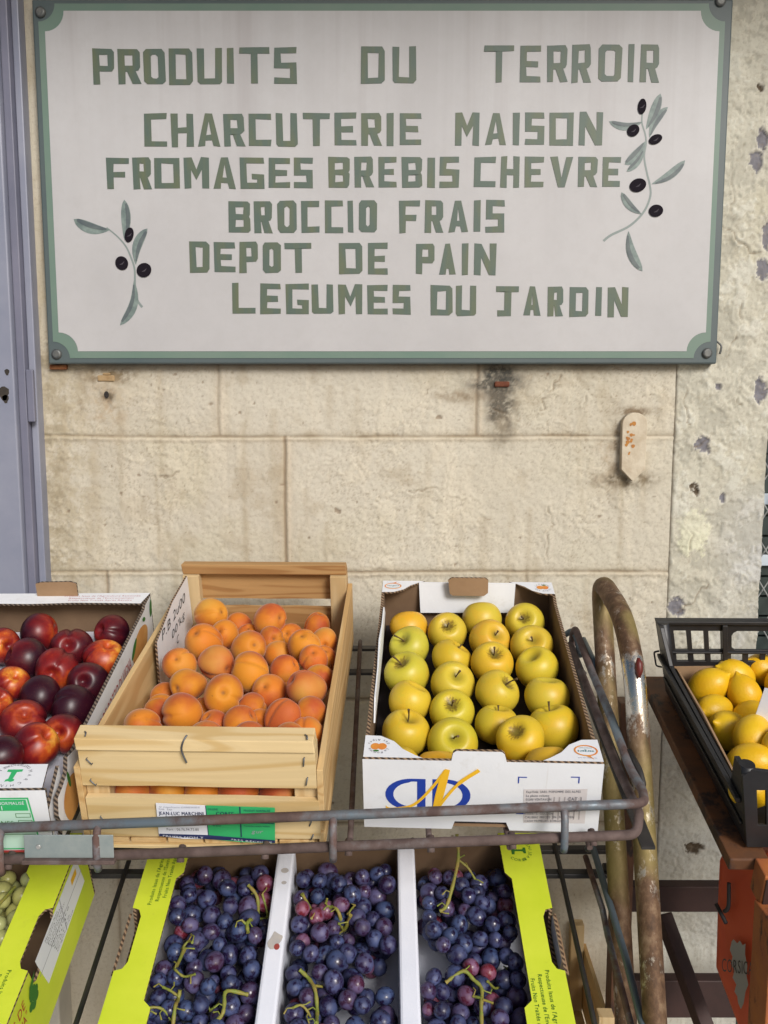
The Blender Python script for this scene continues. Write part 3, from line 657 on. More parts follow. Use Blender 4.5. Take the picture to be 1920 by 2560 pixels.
def sprig(stem, leaves, olives):
    q = MB(); pts = smooth_path([(*sp(*p_), 0) for p_ in stem], 6)
    n = len(pts); q.flat(stroke(pts, [.0026+.0022*i/n for i in range(n)]), lambda u, v: (u, SY-.0019, v))
    sg = q.build('olive_sprig', MAT['sprig'], sign)
    for k, (tip, bas, w, bend) in enumerate(leaves):
        a, b_ = Vector(sp(*tip)), Vector(sp(*bas)); d_ = b_-a; L = d_.length; nrm = Vector((-d_.y, d_.x)).normalized(); w *= .00094
        mid = [a+d_*t+nrm*bend*L*math.sin(math.pi*t) for t in np.linspace(0, 1, 12)]
        wd = [w*math.sin(math.pi*t**.8)**.8+.0004 for t in np.linspace(0, 1, 12)]
        q = MB(); q.flat(stroke(mid, wd), lambda u, v: (u, SY-.0020-.00006*k, v))
        half = [p_+nrm*wd[i]*.22 for i, p_ in enumerate(mid)]; q.flat(stroke(half[1:-1], [w_*.42 for w_ in wd[1:-1]]), lambda u, v: (u, SY-.0025-.00006*k, v), 1)
        q.build('leaf', [MAT['leaf_grey'], MAT['leaf_dark']], sg)
    for k, (c_, rx, ry, ro) in enumerate(olives):
        p = sp(*c_); q = MB(); q.flat(circle(*p, rx*.00094, ry*.00094, 22, rot=ro), lambda u, v: (u, SY-.0032-.00005*k, v))
        q.flat(stroke([(p[0]-.004, p[1]-.003), (p[0]+.001, p[1]-.0015), (p[0]+.005, p[1]+.003)], [.0006, .002, .0006]), lambda u, v: (u, SY-.0036-.00005*k, v), 1)
        q.build('olive', [MAT['olive'], MAT['olive_hi']], sg)
sprig([(1387,245),(1386,266),(1393,290),(1395,310),(1391,340),(1397,375),(1403,400),(1404,425),(1390,458),(1360,488),(1320,508),(1303,521)],
      [((1426,203),(1395,280),19,.03),((1442,232),(1402,298),16,-.10),((1315,263),(1387,264),15,-.14),((1349,356),(1393,306),19,-.08),((1353,371),(1391,322),13,-.10),((1479,347),(1407,398),17,.08),((1342,416),(1385,463),15,-.10),((1387,586),(1357,500),19,.10)],
      [((1386,231),8.5,15,-.1),((1367,283),13,11,.6),((1415,302),14,9,.4),((1377,401),17,13,.3),((1416,456),14.5,12,.1)])
sprig([(231,492),(255,512),(272,532),(283,555),(291,580),(292,605),(292,630),(298,650),(308,664)],
      [((160,474),(238,497),22,-.10),((269,432),(270,520),19,.04),((319,494),(294,572),19,-.12),((260,703),(290,606),18,-.14)],
      [((280,508),9,15,-.25),((264,569),13,14,.5),((312,584),15.5,14,.5)])

# ------------------------------------------------------------------ awning that shades the upper wall (just above the view)
AW = True
if AW:
    a_ = thing('awning', 'grey canvas awning over the shop front above the sign', 'awning', (0, 0, 2.75))
    q = MB(); q.add([(-2.6,0,0),(2.6,0,0),(2.6,-.66,-.12),(-2.6,-.66,-.12),(-2.6,0,.012),(2.6,0,.012),(2.6,-.66,-.108),(-2.6,-.66,-.108)], [(0,1,2,3),(7,6,5,4),(0,4,5,1),(1,5,6,2),(2,6,7,3),(3,7,4,0)])
    q.build('canvas', MAT['awning'], a_); q = MB(); q.tube([(-2.6,-.66,-.114),(2.6,-.66,-.114)], .02); q.build('front_bar', MAT['steel'], a_)

# ------------------------------------------------------------------ display rack
rack = thing('display_rack', 'rusty two-tier metal display rack with wire trays carrying the fruit boxes', 'display rack', (-.1, -.4, 0))
off = Vector((-.1, -.4, 0)); L_ = lambda P: [Vector(p) - off for p in P]
def rtube(name, pts, r, mt, n=10, fil=0): 
    q = MB(); P = L_(pts); P = fillet(P, fil, 6) if fil else P
    q.tube(P, r, n); return q.build(name, mt, rack)
def side_frame(xx):
    pts = [(xx,-.665,0),(xx,-.505,.559),(xx,-.30,1.115),(xx,-.268,1.205),(xx,-.41,1.178),(xx,-.482,1.11),(xx,-.634,.659),(xx,-.84,0)]
    P = fillet(L_(pts), .05, 8); q = MB(); q.tube(P, .0165, 16); return q.build('side_tube', MAT['chrome'], rack)
side_frame(.372); side_frame(-1.10)
q = MB(); q.tube(L_([(.373,-.494,1.134),(.3735,-.4965,1.126),(.3735,-.4995,1.116),(.373,-.5015,1.106)]), [.002,.0055,.0055,.002], 12); q.build('red_reflection_patch', simple('red_reflection', (.11,.012,.008), rough=.45), rack)  # red reflection on the tube bend, modelled as a small coloured patch
# --- upper tray
n_up = Vector((0, -math.sin(math.radians(14.1)), math.cos(math.radians(14.1))))
def up(x, y, h=0): return Vector((x, y, .9345+.252*(y+.633))) + n_up*h
for yy in (-.145, -.226):
    q = MB(); q.box(-1.1-off.x, .36-off.x, yy-.011-off.y, yy+.011-off.y, up(0,yy).z-.012, up(0,yy).z-.007); q.build('tray_crossbar', MAT['rack_dark'], rack)
for k in range(13):
    x = .27-.105*k; rtube('tray_wire', [up(x,-.13,-.004), up(x,-.655,-.004)], .004, MAT['rack_rust'], 8)
RL = lambda px, py, y: at(px, py, y)
xl = -1.1
pr, pl_ = at(1372,1737,-.668), at(0,1789,-.718); ext = lambda a, b, x: a + (b-a)*((x-a.x)/(b.x-a.x))
pr2, pl2 = at(1362,1803,-.668), at(0,1857,-.718)
rtube('guard_rail', [ext(pr,pl_,xl), pr+Vector((.012,0,.001)), (.346,-.625,.990), (.345,-.567,.996), (.345,-.459,1.032), (.345,-.331,1.064), (.345,-.205,1.103), (.345,-.185,1.085), (.345,-.18,1.05)], .0062, MAT['rack_mix'], 12, .016)
rtube('guard_rail', [ext(pr2,pl2,xl), pr2+Vector((.008,0,.0)), pr2+Vector((.014,.012,.022)), (.338,-.632,.966), (.338,-.534,.980), (.338,-.442,1.004), (.338,-.315,1.042), (.338,-.2,1.07)], .0064, MAT['rack_rust'], 12, .014)
q = MB(); P = [Vector((.345,-.15,1.062)), Vector((.345,-.66,.930))]
d_ = (P[1]-P[0]); q.add(L_([P[0]+Vector((-.009,0,0)), P[0]+Vector((.009,0,0)), P[1]+Vector((.009,0,0)), P[1]+Vector((-.009,0,0)), P[0]+Vector((-.009,0,-.004)), P[0]+Vector((.009,0,-.004)), P[1]+Vector((.009,0,-.004)), P[1]+Vector((-.009,0,-.004))]), [(0,1,2,3),(7,6,5,4),(0,4,5,1),(1,5,6,2),(2,6,7,3),(3,7,4,0)])
q.build('tray_side_bar', MAT['rack_dark'], rack)
rtube('tray_hook', [(.333,-.165,1.078),(.345,-.185,1.094),(.349,-.20,1.085),(.349,-.235,1.060)], .0055, MAT['rack_blue'], 10, .008)
rtube('tray_hook', [(.352,-.24,1.092),(.356,-.30,1.072),(.356,-.31,1.055),(.352,-.30,1.05)], .005, MAT['rack_blue'], 8, .006)
rtube('tray_hook', [(.352,-.535,1.008),(.356,-.575,.996),(.357,-.59,.982),(.352,-.585,.975)], .005, MAT['rack_dark'], 8, .006)
for px, wv in ((722,0),(1217,0),(40,0),(235,0)):
    a1, a2 = at(px, 1762+ (830-px)*.038-12, -.672), at(px+2, 1836+(830-px)*.038-6, -.676)
    yk = ext(pr, pl_, a1.x).y-.004; a1.y = yk-.006; a2.y = yk-.006
    zt, zb = ext(pr, pl_, a1.x).z, ext(pr2, pl2, a1.x).z
    rtube('rail_upright', [(a1.x, yk+.003, zt+.001), (a1.x, yk-.006, zt-.012), (a1.x, yk-.007, zb-.006), (a1.x, yk-.003, zb-.014)], .005, MAT['rack_bar'], 10)
a1, a2 = at(56, 1800, -.724), at(236, 1800, -.724); zt = ext(pr, pl_, a1.x).z; zb = ext(pr2, pl2, a1.x).z
q = MB(); q.box(a1.x-off.x-.004, a2.x-off.x+.004, -.7225-off.y, -.7205-off.y, zb+.004, zb+.034); pl_o = q.build('label_plate', MAT['plate'], rack, .001)
for xx in (a1.x+.014, a2.x-.016):
    q = MB(); q.tube([(xx-off.x, -.7224-off.y, zb+.019), (xx-off.x, -.7240-off.y, zb+.019)], [.0034, .0026], 12); q.build('rivet', simple('pale_rivet', (.5,.5,.48), rough=.4, metal=.6), pl_o)
q = MB(); q.box(a1.x-off.x-.006, a2.x-off.x+.006, -.728-off.y, -.7195-off.y, zb-.002, zb+.0035); q.build('plate_ledge', MAT['rack_rust'], pl_o, .001)
for k in range(13):
    e = ext(pr2, pl2, .27-.105*k); q = MB(); q.tube(L_([e+Vector((0,.014,.001)), e+Vector((0,.002,-.006)), e+Vector((0,-.001,-.0125))]), .0048, 10); q.build('wire_end', MAT['rack_rust'], rack)
# --- lower tray
def lo(x, y, h=0): return Vector((x, y, .7045+.364*(y+.394)+h))
for yy in (-.35, -.3025):
    q = MB(); z = lo(0,yy).z; q.box(-1.1-off.x, .405-off.x, yy-.009-off.y, yy+.009-off.y, z-.010, z-.001); q.build('tray_crossbar', MAT['rack_dark'], rack, .002)
q = MB(); q.tube(L_([(.372,-.345,.722),(.412,-.345,.722)]), .0085, 12); q.build('bar_end_knob', MAT['rack_dark'], rack)
for x in (.298, -.436, -1.05, -.2, .05):
    rtube('tray_wire', [lo(x,-.29,.003), lo(x,-.84,.003)], .0042, MAT['rack_dark'], 8)
rtube('tray_side_rod', [(.349,-.325,.745),(.355,-.336,.757),(.355,-.376,.746),(.355,-.447,.726),(.355,-.547,.696),(.355,-.623,.662),(.355,-.80,.60)], .0056, MAT['rack_blue'], 10, .008)
rtube('tray_side_rod', [(.345,-.331,.735),(.345,-.449,.712),(.345,-.484,.690),(.345,-.556,.664),(.345,-.80,.575)], .005, MAT['rack_bar'], 10)
rtube('tray_front_rail', [(-1.1,-.86,.60),(.36,-.85,.60)], .0062, MAT['rack_rust'], 10)

# ------------------------------------------------------------------ cartons
def crate_frame(T, tilt, yaw): return Matrix.Translation(T) @ Matrix.Rotation(math.radians(yaw), 4, 'Z') @ Matrix.Rotation(math.radians(tilt), 4, 'X')
def crate_thing(name, label, cat, T, tilt, yaw, group=None): return thing(name, label, cat, T, (math.radians(tilt), 0, math.radians(yaw)), group)
XZ = lambda y: (lambda u, v, w=0: (u, y-w, v))      # front face frame: w sticks out towards the viewer
XY = lambda z: (lambda u, v, w=0: (u, v, z+w))
YZ = lambda x: (lambda u, v, w=0: (x+w, u, v))

# golden apple carton
AT, ATILT, AYAW = (.1283,-.632,.9391), 14.9, -2.97; W, L, H = .31, .511, .111
ac = crate_thing('apple_carton', 'white printed cardboard carton of yellow apples with blue and yellow monogram', 'carton', AT, ATILT, AYAW)
hw = W/2; q = MB()
fo = [(-hw,0),(-.038,0),(-.034,.013),(.034,.013),(.039,0),(hw,0),(hw,H),(.031,H),(.028,H+.012),(.024,H+.0155),(-.034,H+.0155),(-.038,H+.012),(-.040,H),(-hw,H)]
q.prism(fo, lambda u, v, w: (u, w, v), 0, .0045, (0,1,2)); ap_front = q.build('front_panel', [MAT['white_card'], MAT['kraft'], MAT['corr']], ac)
for sx in (-1, 1):
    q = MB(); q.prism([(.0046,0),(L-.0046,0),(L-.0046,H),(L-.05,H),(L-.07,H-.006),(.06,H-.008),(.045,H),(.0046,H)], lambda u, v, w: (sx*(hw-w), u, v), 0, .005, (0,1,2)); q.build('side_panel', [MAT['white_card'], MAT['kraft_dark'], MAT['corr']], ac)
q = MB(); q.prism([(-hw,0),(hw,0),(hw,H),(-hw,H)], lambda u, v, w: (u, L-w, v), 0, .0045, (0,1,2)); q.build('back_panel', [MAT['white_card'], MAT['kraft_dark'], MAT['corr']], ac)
q = MB(); q.box(-hw+.005, hw-.005, .0046, L-.0046, .001, .005, 0); q.box(-hw+.006, hw-.006, .006, L-.006, .005, .024, 1); q.build('base', [MAT['kraft'], simple('dark_fruit_tray', (.02,.014,.018), rough=.8)], ac)
q = MB(); q.prism([(-.085,H-.052),(.085,H-.050),(.088,H+.004),(-.088,H+.004)], lambda u, v, w: (u+.0, L-.0055-w-.012*(1-(v-(H-.052))/.056), v), 0, .0025, (0,0,0)); q.build('inner_flap', MAT['white_card'], ac)
q = MB(); q.prism([(-.032,H-.012),(-.026,H-.016),(.030,H-.016),(.037,H-.010),(.037,H+.014),(.032,H+.018),(-.029,H+.018),(-.035,H+.013)], lambda u, v, w: (u, L-.022-w+.1*(v-H), v+.004), 0, .004, (1,0,2)); q.build('handle_flap', [MAT['kraft'], MAT['kraft'], MAT['corr']], ac)
for sx in (-1, 1):
    for back in (0, 1):
        yy = (lambda v: L-v) if back else (lambda v: v)
        ol = [(hw-.001,.0002),(hw-.001,.046),(hw-.022,.045),(hw-.040,.034),(hw-.052,.018),(hw-.068,.006),(hw-.078,.0002)]
        q = MB(); q.prism(ol, lambda u, v, w: (sx*u, yy(v), H+w+.0003), 0, .003, (1,0,1)); fl = q.build('corner_flap', [MAT['white_card'], MAT['corr']], ac)
        q = MB(); cx, cy = (hw-.020), .022
        fn = lambda u, v, w=0: (sx*cx + (u if not back else u), yy(cy) + (v if back else v), H+.0037+w)
        apple_logo = (sx < 0 and not back) or (sx > 0 and back)
        sg = 1 if back else -1        # the front flaps are printed to be read from behind
        if apple_logo:
            for dx in (-.0045, .0045):
                q.flat(circle(dx, 0, .0062, .0068, 16), lambda u, v: fn(u, v, .0001 if dx < 0 else .0002), 0)
            q.flat(circle(.003*sg, .009*sg, .004, .0018, 10), lambda u, v: fn(u, v, .0001), 1)
            ft = lambda u, v, w=0: fn(sg*u, sg*v, .0002)
            arc_text(q, 'La Pomme', ft, 0, 0, .0135, math.radians(160), math.radians(20), .0042, 2); arc_text(q, 'des Alpes', ft, 0, 0, .0135, math.radians(200), math.radians(340), .0042, 2)
            q.build('print', [MAT['orange_ink'], MAT['dark_green_ink'], MAT['grey_ink']], fl)
        else:
            for (rx, ry, wd) in ((.0155,.0115,.0022),):
                q.flat(circle(0, 0, rx, ry, 26), lambda u, v: fn(u, v, .0001), 0, [circle(0, 0, rx-wd, ry-wd, 26)])
            q.flat([(-.002,.011*sg),(.008,.018*sg),(.004,.011*sg)], lambda u, v: fn(u, v, .0001), 0)
            ft = lambda u, v, w=0: fn(sg*u, sg*v, .0002)
            text(q, 'vergers', ft, 0, -.0005, .0048, .021, 1, 'C', .0002); text(q, 'authentiques', ft, 0, -.006, .0022, .017, 1, 'C'); text(q, 'des alpes du sud', ft, 0, .0145, .0022, .024, 2, 'C')
            q.build('print', [MAT['orange_ink'], MAT['teal_ink'], MAT['faint_ink']], fl)
q = MB(); q.prism([(.12,H-.030),(.16,H-.046),(.22,H-.040),(.27,H-.050),(.33,H-.038),(.39,H-.044),(.43,H-.02),(.42,H-.003),(.36,H-.001),(.30,H+.003),(.22,H-.002),(.15,H-.006)], lambda u, v, w: (-hw+.0055+w+.0015*math.sin(u*60), u, v), 0, .0022, (0,0,0)); q.build('torn_liner', MAT['white_card'], ac)
# front print: monogram, crop marks, sticker
f0 = XZ(-.0004)
q = MB()
def dshape(cx, top, bot, wl, bar, flip):
    # a D with a thick stem; flip mirrors it
    s_ = -1 if flip else 1; R_ = (top-bot)/2; cz = (top+bot)/2
    out = [(0,bot),(wl*.35,bot)] + [(wl*.35+wl*.65*math.sin(t), cz-R_*math.cos(t)) for t in np.linspace(.15, math.pi-.15, 14)] + [(wl*.35,top),(0,top)]
    hol = [(bar,bot+.006),(wl*.35,bot+.005)] + [(wl*.33+(wl*.65-.0095)*math.sin(t), cz-(R_-.006)*math.cos(t)) for t in np.linspace(.2, math.pi-.2, 14)] + [(wl*.35,top-.0045),(bar,top-.0045)]
    return [(cx+s_*x_, z_) for x_, z_ in out], [(cx+s_*x_, z_) for x_, z_ in hol]
o_, h_ = dshape(-.073, .0815, .030, .053, .011, True); q.flat(o_, lambda u, v: f0(u, v), 0, [h_])
o_, h_ = dshape(-.064, .0815, .030, .050, .011, False); q.flat(o_, lambda u, v: f0(u, v), 0, [h_])
q.build('monogram', MAT['blue_ink'], ap_front)
q = MB(); f1 = XZ(-.0009); f2 = XZ(-.0012)
q.flat(stroke(smooth_path([(-.125,.031,0),(-.110,.033,0),(-.088,.040,0),(-.066,.066,0),(-.047,.097,0)], 5), [.013,.008,.005]+[.004]*18), f1)
q.flat(stroke([(-.0445,.098),(-.050,.080),(-.055,.055),(-.060,.032)], [.006,.011,.011,.008]), f2)
q.flat(stroke(smooth_path([(-.0585,.032,0),(-.045,.055,0),(-.028,.078,0),(-.004,.098,0)], 5), [.004]*10+[.0055]*6), XZ(-.0015))
q.build('monogram', MAT['yellow_ink'], ap_front)
q = MB()
for (cx, cz, sx, sz) in ((.0465,.0885,1,-1),(.1255,.0905,-1,-1),(.0465,.028,1,1)):
    q.flat([(cx,cz),(cx+sx*.0115,cz),(cx+sx*.0115,cz+sz*.0016),(cx+sx*.0016,cz+sz*.0016),(cx+sx*.0016,cz+sz*.0105),(cx,cz+sz*.0105)], f0)
q.build('crop_marks', MAT['blue_ink'], ap_front)
q = MB(); q.flat([(.0545,.0685),(.1365,.0715),(.1370,.0150),(.0565,.0135)], f0, 0); yy = .063
fs_ = lambda u, v, w=0: (u, -.0009, v + (u-.055)*.035)
for i, (s_, wd) in enumerate((('Exp/Emb: SARL POPOMME DES ALPES',.070),('La plaine volante',.030),('05300 VENTAVON',.033),('Tel 04 92 66 42 75 PAMC 05',.062),('FRANCE',.02))):
    text(q, s_, fs_, .058, yy-.0062*i, .0038, wd, 1)
for i, (s_, wd) in enumerate((('VARIETE: GOLDEN',.036),('CALIBRE 190/220 20k  No 1  PEN',.064),('CASH PRIMEURS BORGO',.048))):
    text(q, s_, fs_, .058, .0275-.0062*i, .0038, wd, 1)
text(q, 'CAT: I', fs_, .112, .050, .0058, .018, 1)
x = .062
while x < .128:
    w_ = random.choice((.0006,.0012,.0018)); q.flat([(x,.032),(x+w_,.032),(x+w_,.0395),(x,.0395)], lambda u, v: fs_(u, v), 1); x += w_+random.choice((.0008,.0014))
for i in range(7): 
    x = .087+i*.0068; q.flat([(x,.019),(x+.0018,.019),(x+.0018,.056),(x,.056)], lambda u, v: (u, -.00065, v+(u-.055)*.035), 2)
q.build('sticker', [MAT['paper_grey'], MAT['grey_ink'], simple('pale_barcode_streak', (.40,.36,.36))], ap_front)

# nectarine carton
NT, NTILT, NYAW = (-.6089,-.6924,.939), 14.32, 1.49; W, L, H = .40, .530, .095
nc = crate_thing('nectarine_carton', 'white printed cardboard carton of dark red nectarines with green quality label', 'carton', NT, NTILT, NYAW)
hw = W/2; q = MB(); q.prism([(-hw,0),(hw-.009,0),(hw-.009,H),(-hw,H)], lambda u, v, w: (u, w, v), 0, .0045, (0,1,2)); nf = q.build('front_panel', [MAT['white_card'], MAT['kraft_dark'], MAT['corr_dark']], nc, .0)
q = MB(); q.prism([(-hw,0),(hw-.012,0),(hw-.020,.046),(-hw,.046)], XY(H+.0003), 0, .0035, (1,0,1)); ntop = q.build('top_flap', [MAT['white_card'], MAT['corr_dark']], nc, .0)
for sx in (-1, 1):
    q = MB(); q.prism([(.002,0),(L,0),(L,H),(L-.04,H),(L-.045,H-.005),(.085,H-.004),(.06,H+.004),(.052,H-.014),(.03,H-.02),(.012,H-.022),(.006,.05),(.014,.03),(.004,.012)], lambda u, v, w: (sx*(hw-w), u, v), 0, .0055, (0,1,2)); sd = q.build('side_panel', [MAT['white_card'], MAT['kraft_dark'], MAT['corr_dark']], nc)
    if sx == 1: nside = sd
    q = MB(); q.prism([(.001,.02),(.05,.02),(.05,H-.002),(.001,H-.03)], lambda u, v, w: (sx*(hw-.0085-w), u, v), 0, .0045, (0,1,2)); q.build('side_tuck', [MAT['white_card'], MAT['kraft_dark'], MAT['corr_dark']], nc)
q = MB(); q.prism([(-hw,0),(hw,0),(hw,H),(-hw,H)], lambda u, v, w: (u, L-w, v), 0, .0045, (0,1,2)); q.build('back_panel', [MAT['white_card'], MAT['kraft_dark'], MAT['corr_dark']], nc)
q = MB(); q.prism([(-hw,L-.034),(.0,L-.040),(.08,L-.036),(hw-.008,L-.040),(hw,L+.001),(-hw,L+.001)], XY(H+.0003), 0, .0035, (1,0,1)); nback = q.build('back_flap', [MAT['white_card'], MAT['corr_dark']], nc)
q = MB(); q.prism([(.012,0),(.020,-.004),(.072,-.003),(.084,.0),(.084,.024),(.074,.028),(.022,.027),(.012,.024)], lambda u, v, w: (u-.01, L-.006-w, H+.004+v), 0, .004, (0,0,1)); q.build('handle_flap', [MAT['kraft'], MAT['corr_dark']], nc)
q = MB(); q.box(-hw+.005, hw-.005, .005, L-.005, .001, .006, 0); q.box(-hw+.006, hw-.006, .006, L-.006, .006, .024, 0); q.build('base', simple('pale_tray_liner', (.55,.55,.62), (.62,.62,.68), 10), nc)
q = MB(); fb_ = lambda u, v, w=0: (u, v, H+.0040)
for i, s_ in enumerate(("Produits Issus de l'Agriculture Raisonnée", "Respectueuse de l'Environnement", "Fruits Non Traités Après Récolte")): text(q, s_, fb_, .118, L-.013-.0085*i, .005, (.135,.115,.112)[i], 0, 'C')
q.build('print', simple('pink_red_ink', (.42,.10,.14), rough=.5), nback)
# circular maker's mark on the top flap
q = MB(); ft = lambda u, v, w=0: (.143-u, .024-v*.95, H+.0041)
arc_text(q, 'MARCHINI JEAN', ft, 0, 0, .0215, math.radians(215), math.radians(-35), .0048, 0); arc_text(q, 'OLETTATO CORSE', ft, 0, 0, .0215, math.radians(222), math.radians(318), .0042, 0)
q.flat([(-.0095,-.012),(.0095,-.012),(.0095,-.0075),(.0035,-.0065),(.0028,.007),(.0055,.0085),(.0055,.013),(.002,.0115),(-.002,.0135),(-.0055,.0115),(-.0055,.0085),(-.0028,.007),(-.0035,-.0065),(-.0095,-.0075)], lambda u, v: ft(u, v), 1)
q.build('print', [MAT['grey_ink'], MAT['label_green']], ntop)
# green quality label on the front
q = MB(); fq = XZ(-.0005); fq2 = XZ(-.0010)
q.flat([(.0,.0845),(.169,.0845),(.176,.004),(.0,.004)], fq, 0, [[(.002,.0825),(.1672,.0825),(.174,.006),(.002,.006)]])
q.flat([(.0025,.0822),(.1670,.0822),(.1735,.0062),(.0025,.0062)], XZ(-.0004), 1)
q.flat([(.100,.0815),(.1655,.0815),(.1668,.0645),(.100,.0645)], fq, 0)
text(q, 'PRODUIT NORMALISÉ', fq2, .103, .0742, .0048, .060, 2, 'L', 0); text(q, 'I', fq2, .1345, .0660, .0068, None, 2, 'C', .0005)
for i, (s_, wd) in enumerate((('PÊCHES',.036),('NECTARINES',.056))): text(q, s_, fq2, .090, .0545-.0112*i, .0062, wd, 3)
text(q, 'JAUNES', fq2, .070, .0325, .0055, .030, 3); text(q, 'BLANCHES', fq2, .121, .0325, .0055, .034, 3); text(q, 'CORSE', fq2, .09, .0120, .0055, .03, 3)
def frame_(x0_, z0_, x1_, z1_, t_=.0007): q.flat([(x0_,z0_),(x1_,z0_),(x1_,z1_),(x0_,z1_)], fq2, 3, [[(x0_+t_,z0_+t_),(x1_-t_,z0_+t_),(x1_-t_,z1_-t_),(x0_+t_,z1_-t_)]])
frame_(.150,.0545,.1685,.0608); frame_(.152,.0440,.1695,.0502); frame_(.157,.0325,.1705,.0385); frame_(.104,.0325,.1185,.0385)
q.flat([(.0025,.0285),(.1712,.0285),(.1713,.0278),(.0025,.0278)], fq2, 3)
q.build('quality_label', [MAT['label_green'], MAT['pale_green'], MAT['paper'], MAT['dark_green_ink']], nf)
q = MB(); q.flat([(-hw,.0002),(.19,.0002),(.19,.0035),(-hw,.0035)], XZ(-.0013), 0); q.build('red_band', MAT['red_ink'], nf)
# right side print: fruit, leaves, red lettering, black title bar
fy = YZ(hw+.0005); q = MB()
def peach(cy, cz, ry, rz, k): q.flat([(cy+ry*math.cos(t)*(1+.06*math.sin(3*t)), cz+rz*math.sin(t)) for t in np.linspace(0, 6.1, 24)], lambda u, v: (hw+.0004+.0001*k, u, v), 0)
peach(.435,.045,.052,.030,0); peach(.055,.040,.030,.030,1); peach(.10,.020,.03,.016,2)
for (cy, cz, ry, rz, ro) in ((.395,.062,.022,.007,.5),(.52,.074,.016,.008,1.2),(.052,.070,.004,.014,.2),(.085,.030,.008,.015,.5),(.47,.078,.01,.004,-.4)):
    q.flat(circle(cy, cz, ry, rz, 14, rot=ro), lambda u, v: (hw+.0009, u, v), 1)
fr_ = lambda u, v, w=0: (hw+.0007, u, v)
text(q, 'LES FRUITS DE POZZO DI VIGNA', fr_, .115, .042, .022, .255, 2, 'L'); text(q, 'OLETTA HAUTE-CORSE', fr_, .19, .022, .009, .14, 3)
q.flat([(.004,.001),(.2,.001),(.2,.012),(.004,.012)], fy, 4)
q.build('side_print', [MAT['peach_ink'], MAT['dark_green_ink'], MAT['red_ink'], MAT['faint_ink'], MAT['black_ink']], nside)

# wooden apricot crate
CT, CTILT, CYAW = (-.234,-.6489,.933), 13.31, -1.94; W, L, H = .30, .535, .166
cc = crate_thing('apricot_crate', 'pale pine slatted crate of orange apricots with a green and white label', 'crate', CT, CTILT, CYAW)
hw = W/2
def board(name, ol, fn, w0, w1, mt, parent=cc, bev=.0012):
    q = MB(); q.prism(ol, fn, w0, w1); return q.build(name, mt, parent, bev)
rag = lambda a: a + random.uniform(-.0009, .0009)
def hboard(x0_, x1_, z0_, z1_): return [(rag(x0_), rag(z0_))] + [(x0_+(x1_-x0_)*k/6, rag(z0_)) for k in range(1, 6)] + [(rag(x1_), rag(z0_)), (rag(x1_), rag(z1_))] + [(x1_-(x1_-x0_)*k/6, rag(z1_)) for k in range(1, 6)] + [(rag(x0_), rag(z1_))]
for back in (0, 1):
    fn = (lambda u, v, w: (u, L+w, v)) if back else (lambda u, v, w: (u, -w, v)); mt = MAT['pine_old'] if back else MAT['pine_x']
    o1 = board('end_board', hboard(-hw, hw, .091, .148), fn, .0, .0075, mt)
    o2 = board('end_board', hboard(-hw+.001, hw+.003, .012, .073), fn, .0, .0085, mt)
    q = MB(); sgn = -1 if not back else 1; y0_ = 0 if not back else L
    q.add([(-hw-.002,y0_-sgn*.016,.166),(hw-.002,y0_-sgn*.016,.166),(hw-.002,y0_+sgn*.009,.162),(-hw-.002,y0_+sgn*.009,.162),(-hw,y0_-sgn*.016,.147),(hw,y0_-sgn*.016,.147),(hw,y0_+sgn*.0115,.1465),(-hw,y0_+sgn*.0115,.1465)],
          [(0,1,2,3),(7,6,5,4),(0,4,5,1),(1,5,6,2),(2,6,7,3),(3,7,4,0)]); o3 = q.build('top_rail', mt, cc, .0012)
    if not back: front_boards = (o1, o2, o3)
    for sx in (-1, 1):
        q = MB(); a_, b_ = sorted((sx*(hw-.0005), sx*(hw-.030))); c_, d_ = (.0006, .022) if not back else (L-.022, L-.0006); q.box(a_, b_, c_, d_, .0125, .146); q.build('corner_post', MAT['pine_z'], cc, .001)
for sx in (-1, 1):
    fn = lambda u, v, w: (sx*(hw+w), u, v)
    board('side_board', [(-.008,.026),(L*.3,.0255),(L*.7,.027),(L+.008,.026),(L+.008,.120),(L*.75,.119),(L*.4,.1205),(-.008,.119)], fn, .0003, .0085, MAT['pine_y'])
    board('side_board', [(-.008,.0),(L+.008,.0),(L+.008,.021),(-.008,.022)], fn, .0003, .0085, MAT['pine_y'])
for k in range(6):
    x = -hw+.004+k*.0488; q = MB(); q.box(x, x+.046, -.008, L+.008, .002, .009); q.build('floor_slat', MAT['pine_y'], cc, .001)
q = MB(); q.box(-hw+.01, hw+.002, -.0125, .006, -.004, .0015); q.build('floor_batten', MAT['pine_x'], cc, .001)
def staple(x, z, dx, dz, par, y=-.0105):
    q = MB(); q.tube([(x, y+.006, z), (x, y, z), (x+dx, y, z+dz), (x+dx, y+.006, z+dz)], .0009, 6); q.build('staple', MAT['steel'], par)
for (x, z, dx, dz, i) in ((-.139,.133,.006,-.008,0),(-.138,.101,.006,-.008,0),(.136,.138,-.001,-.011,0),(.139,.108,-.002,-.010,0),(-.132,.044,.006,-.008,1),(.142,.043,-.003,-.008,1),(.143,.020,-.003,-.007,1)): staple(x, z, dx, dz, front_boards[i])
q = MB(); q.tube(smooth_path([(-.010,-.004,.166),(-.014,-.0105,.160),(-.016,-.0125,.150),(-.0135,-.0125,.138),(-.012,-.0105,.130)]), .0012, 6); q.build('staple', MAT['steel'], front_boards[2])
for k, (x, y) in enumerate(((-.141,-.002),(.137,-.003))): q = MB(); q.tube([(x,y+.004,.1652),(x+.003,y,.1665),(x+.004,y-.006,.1655)], .001, 6); q.build('staple', MAT['steel'], front_boards[2])
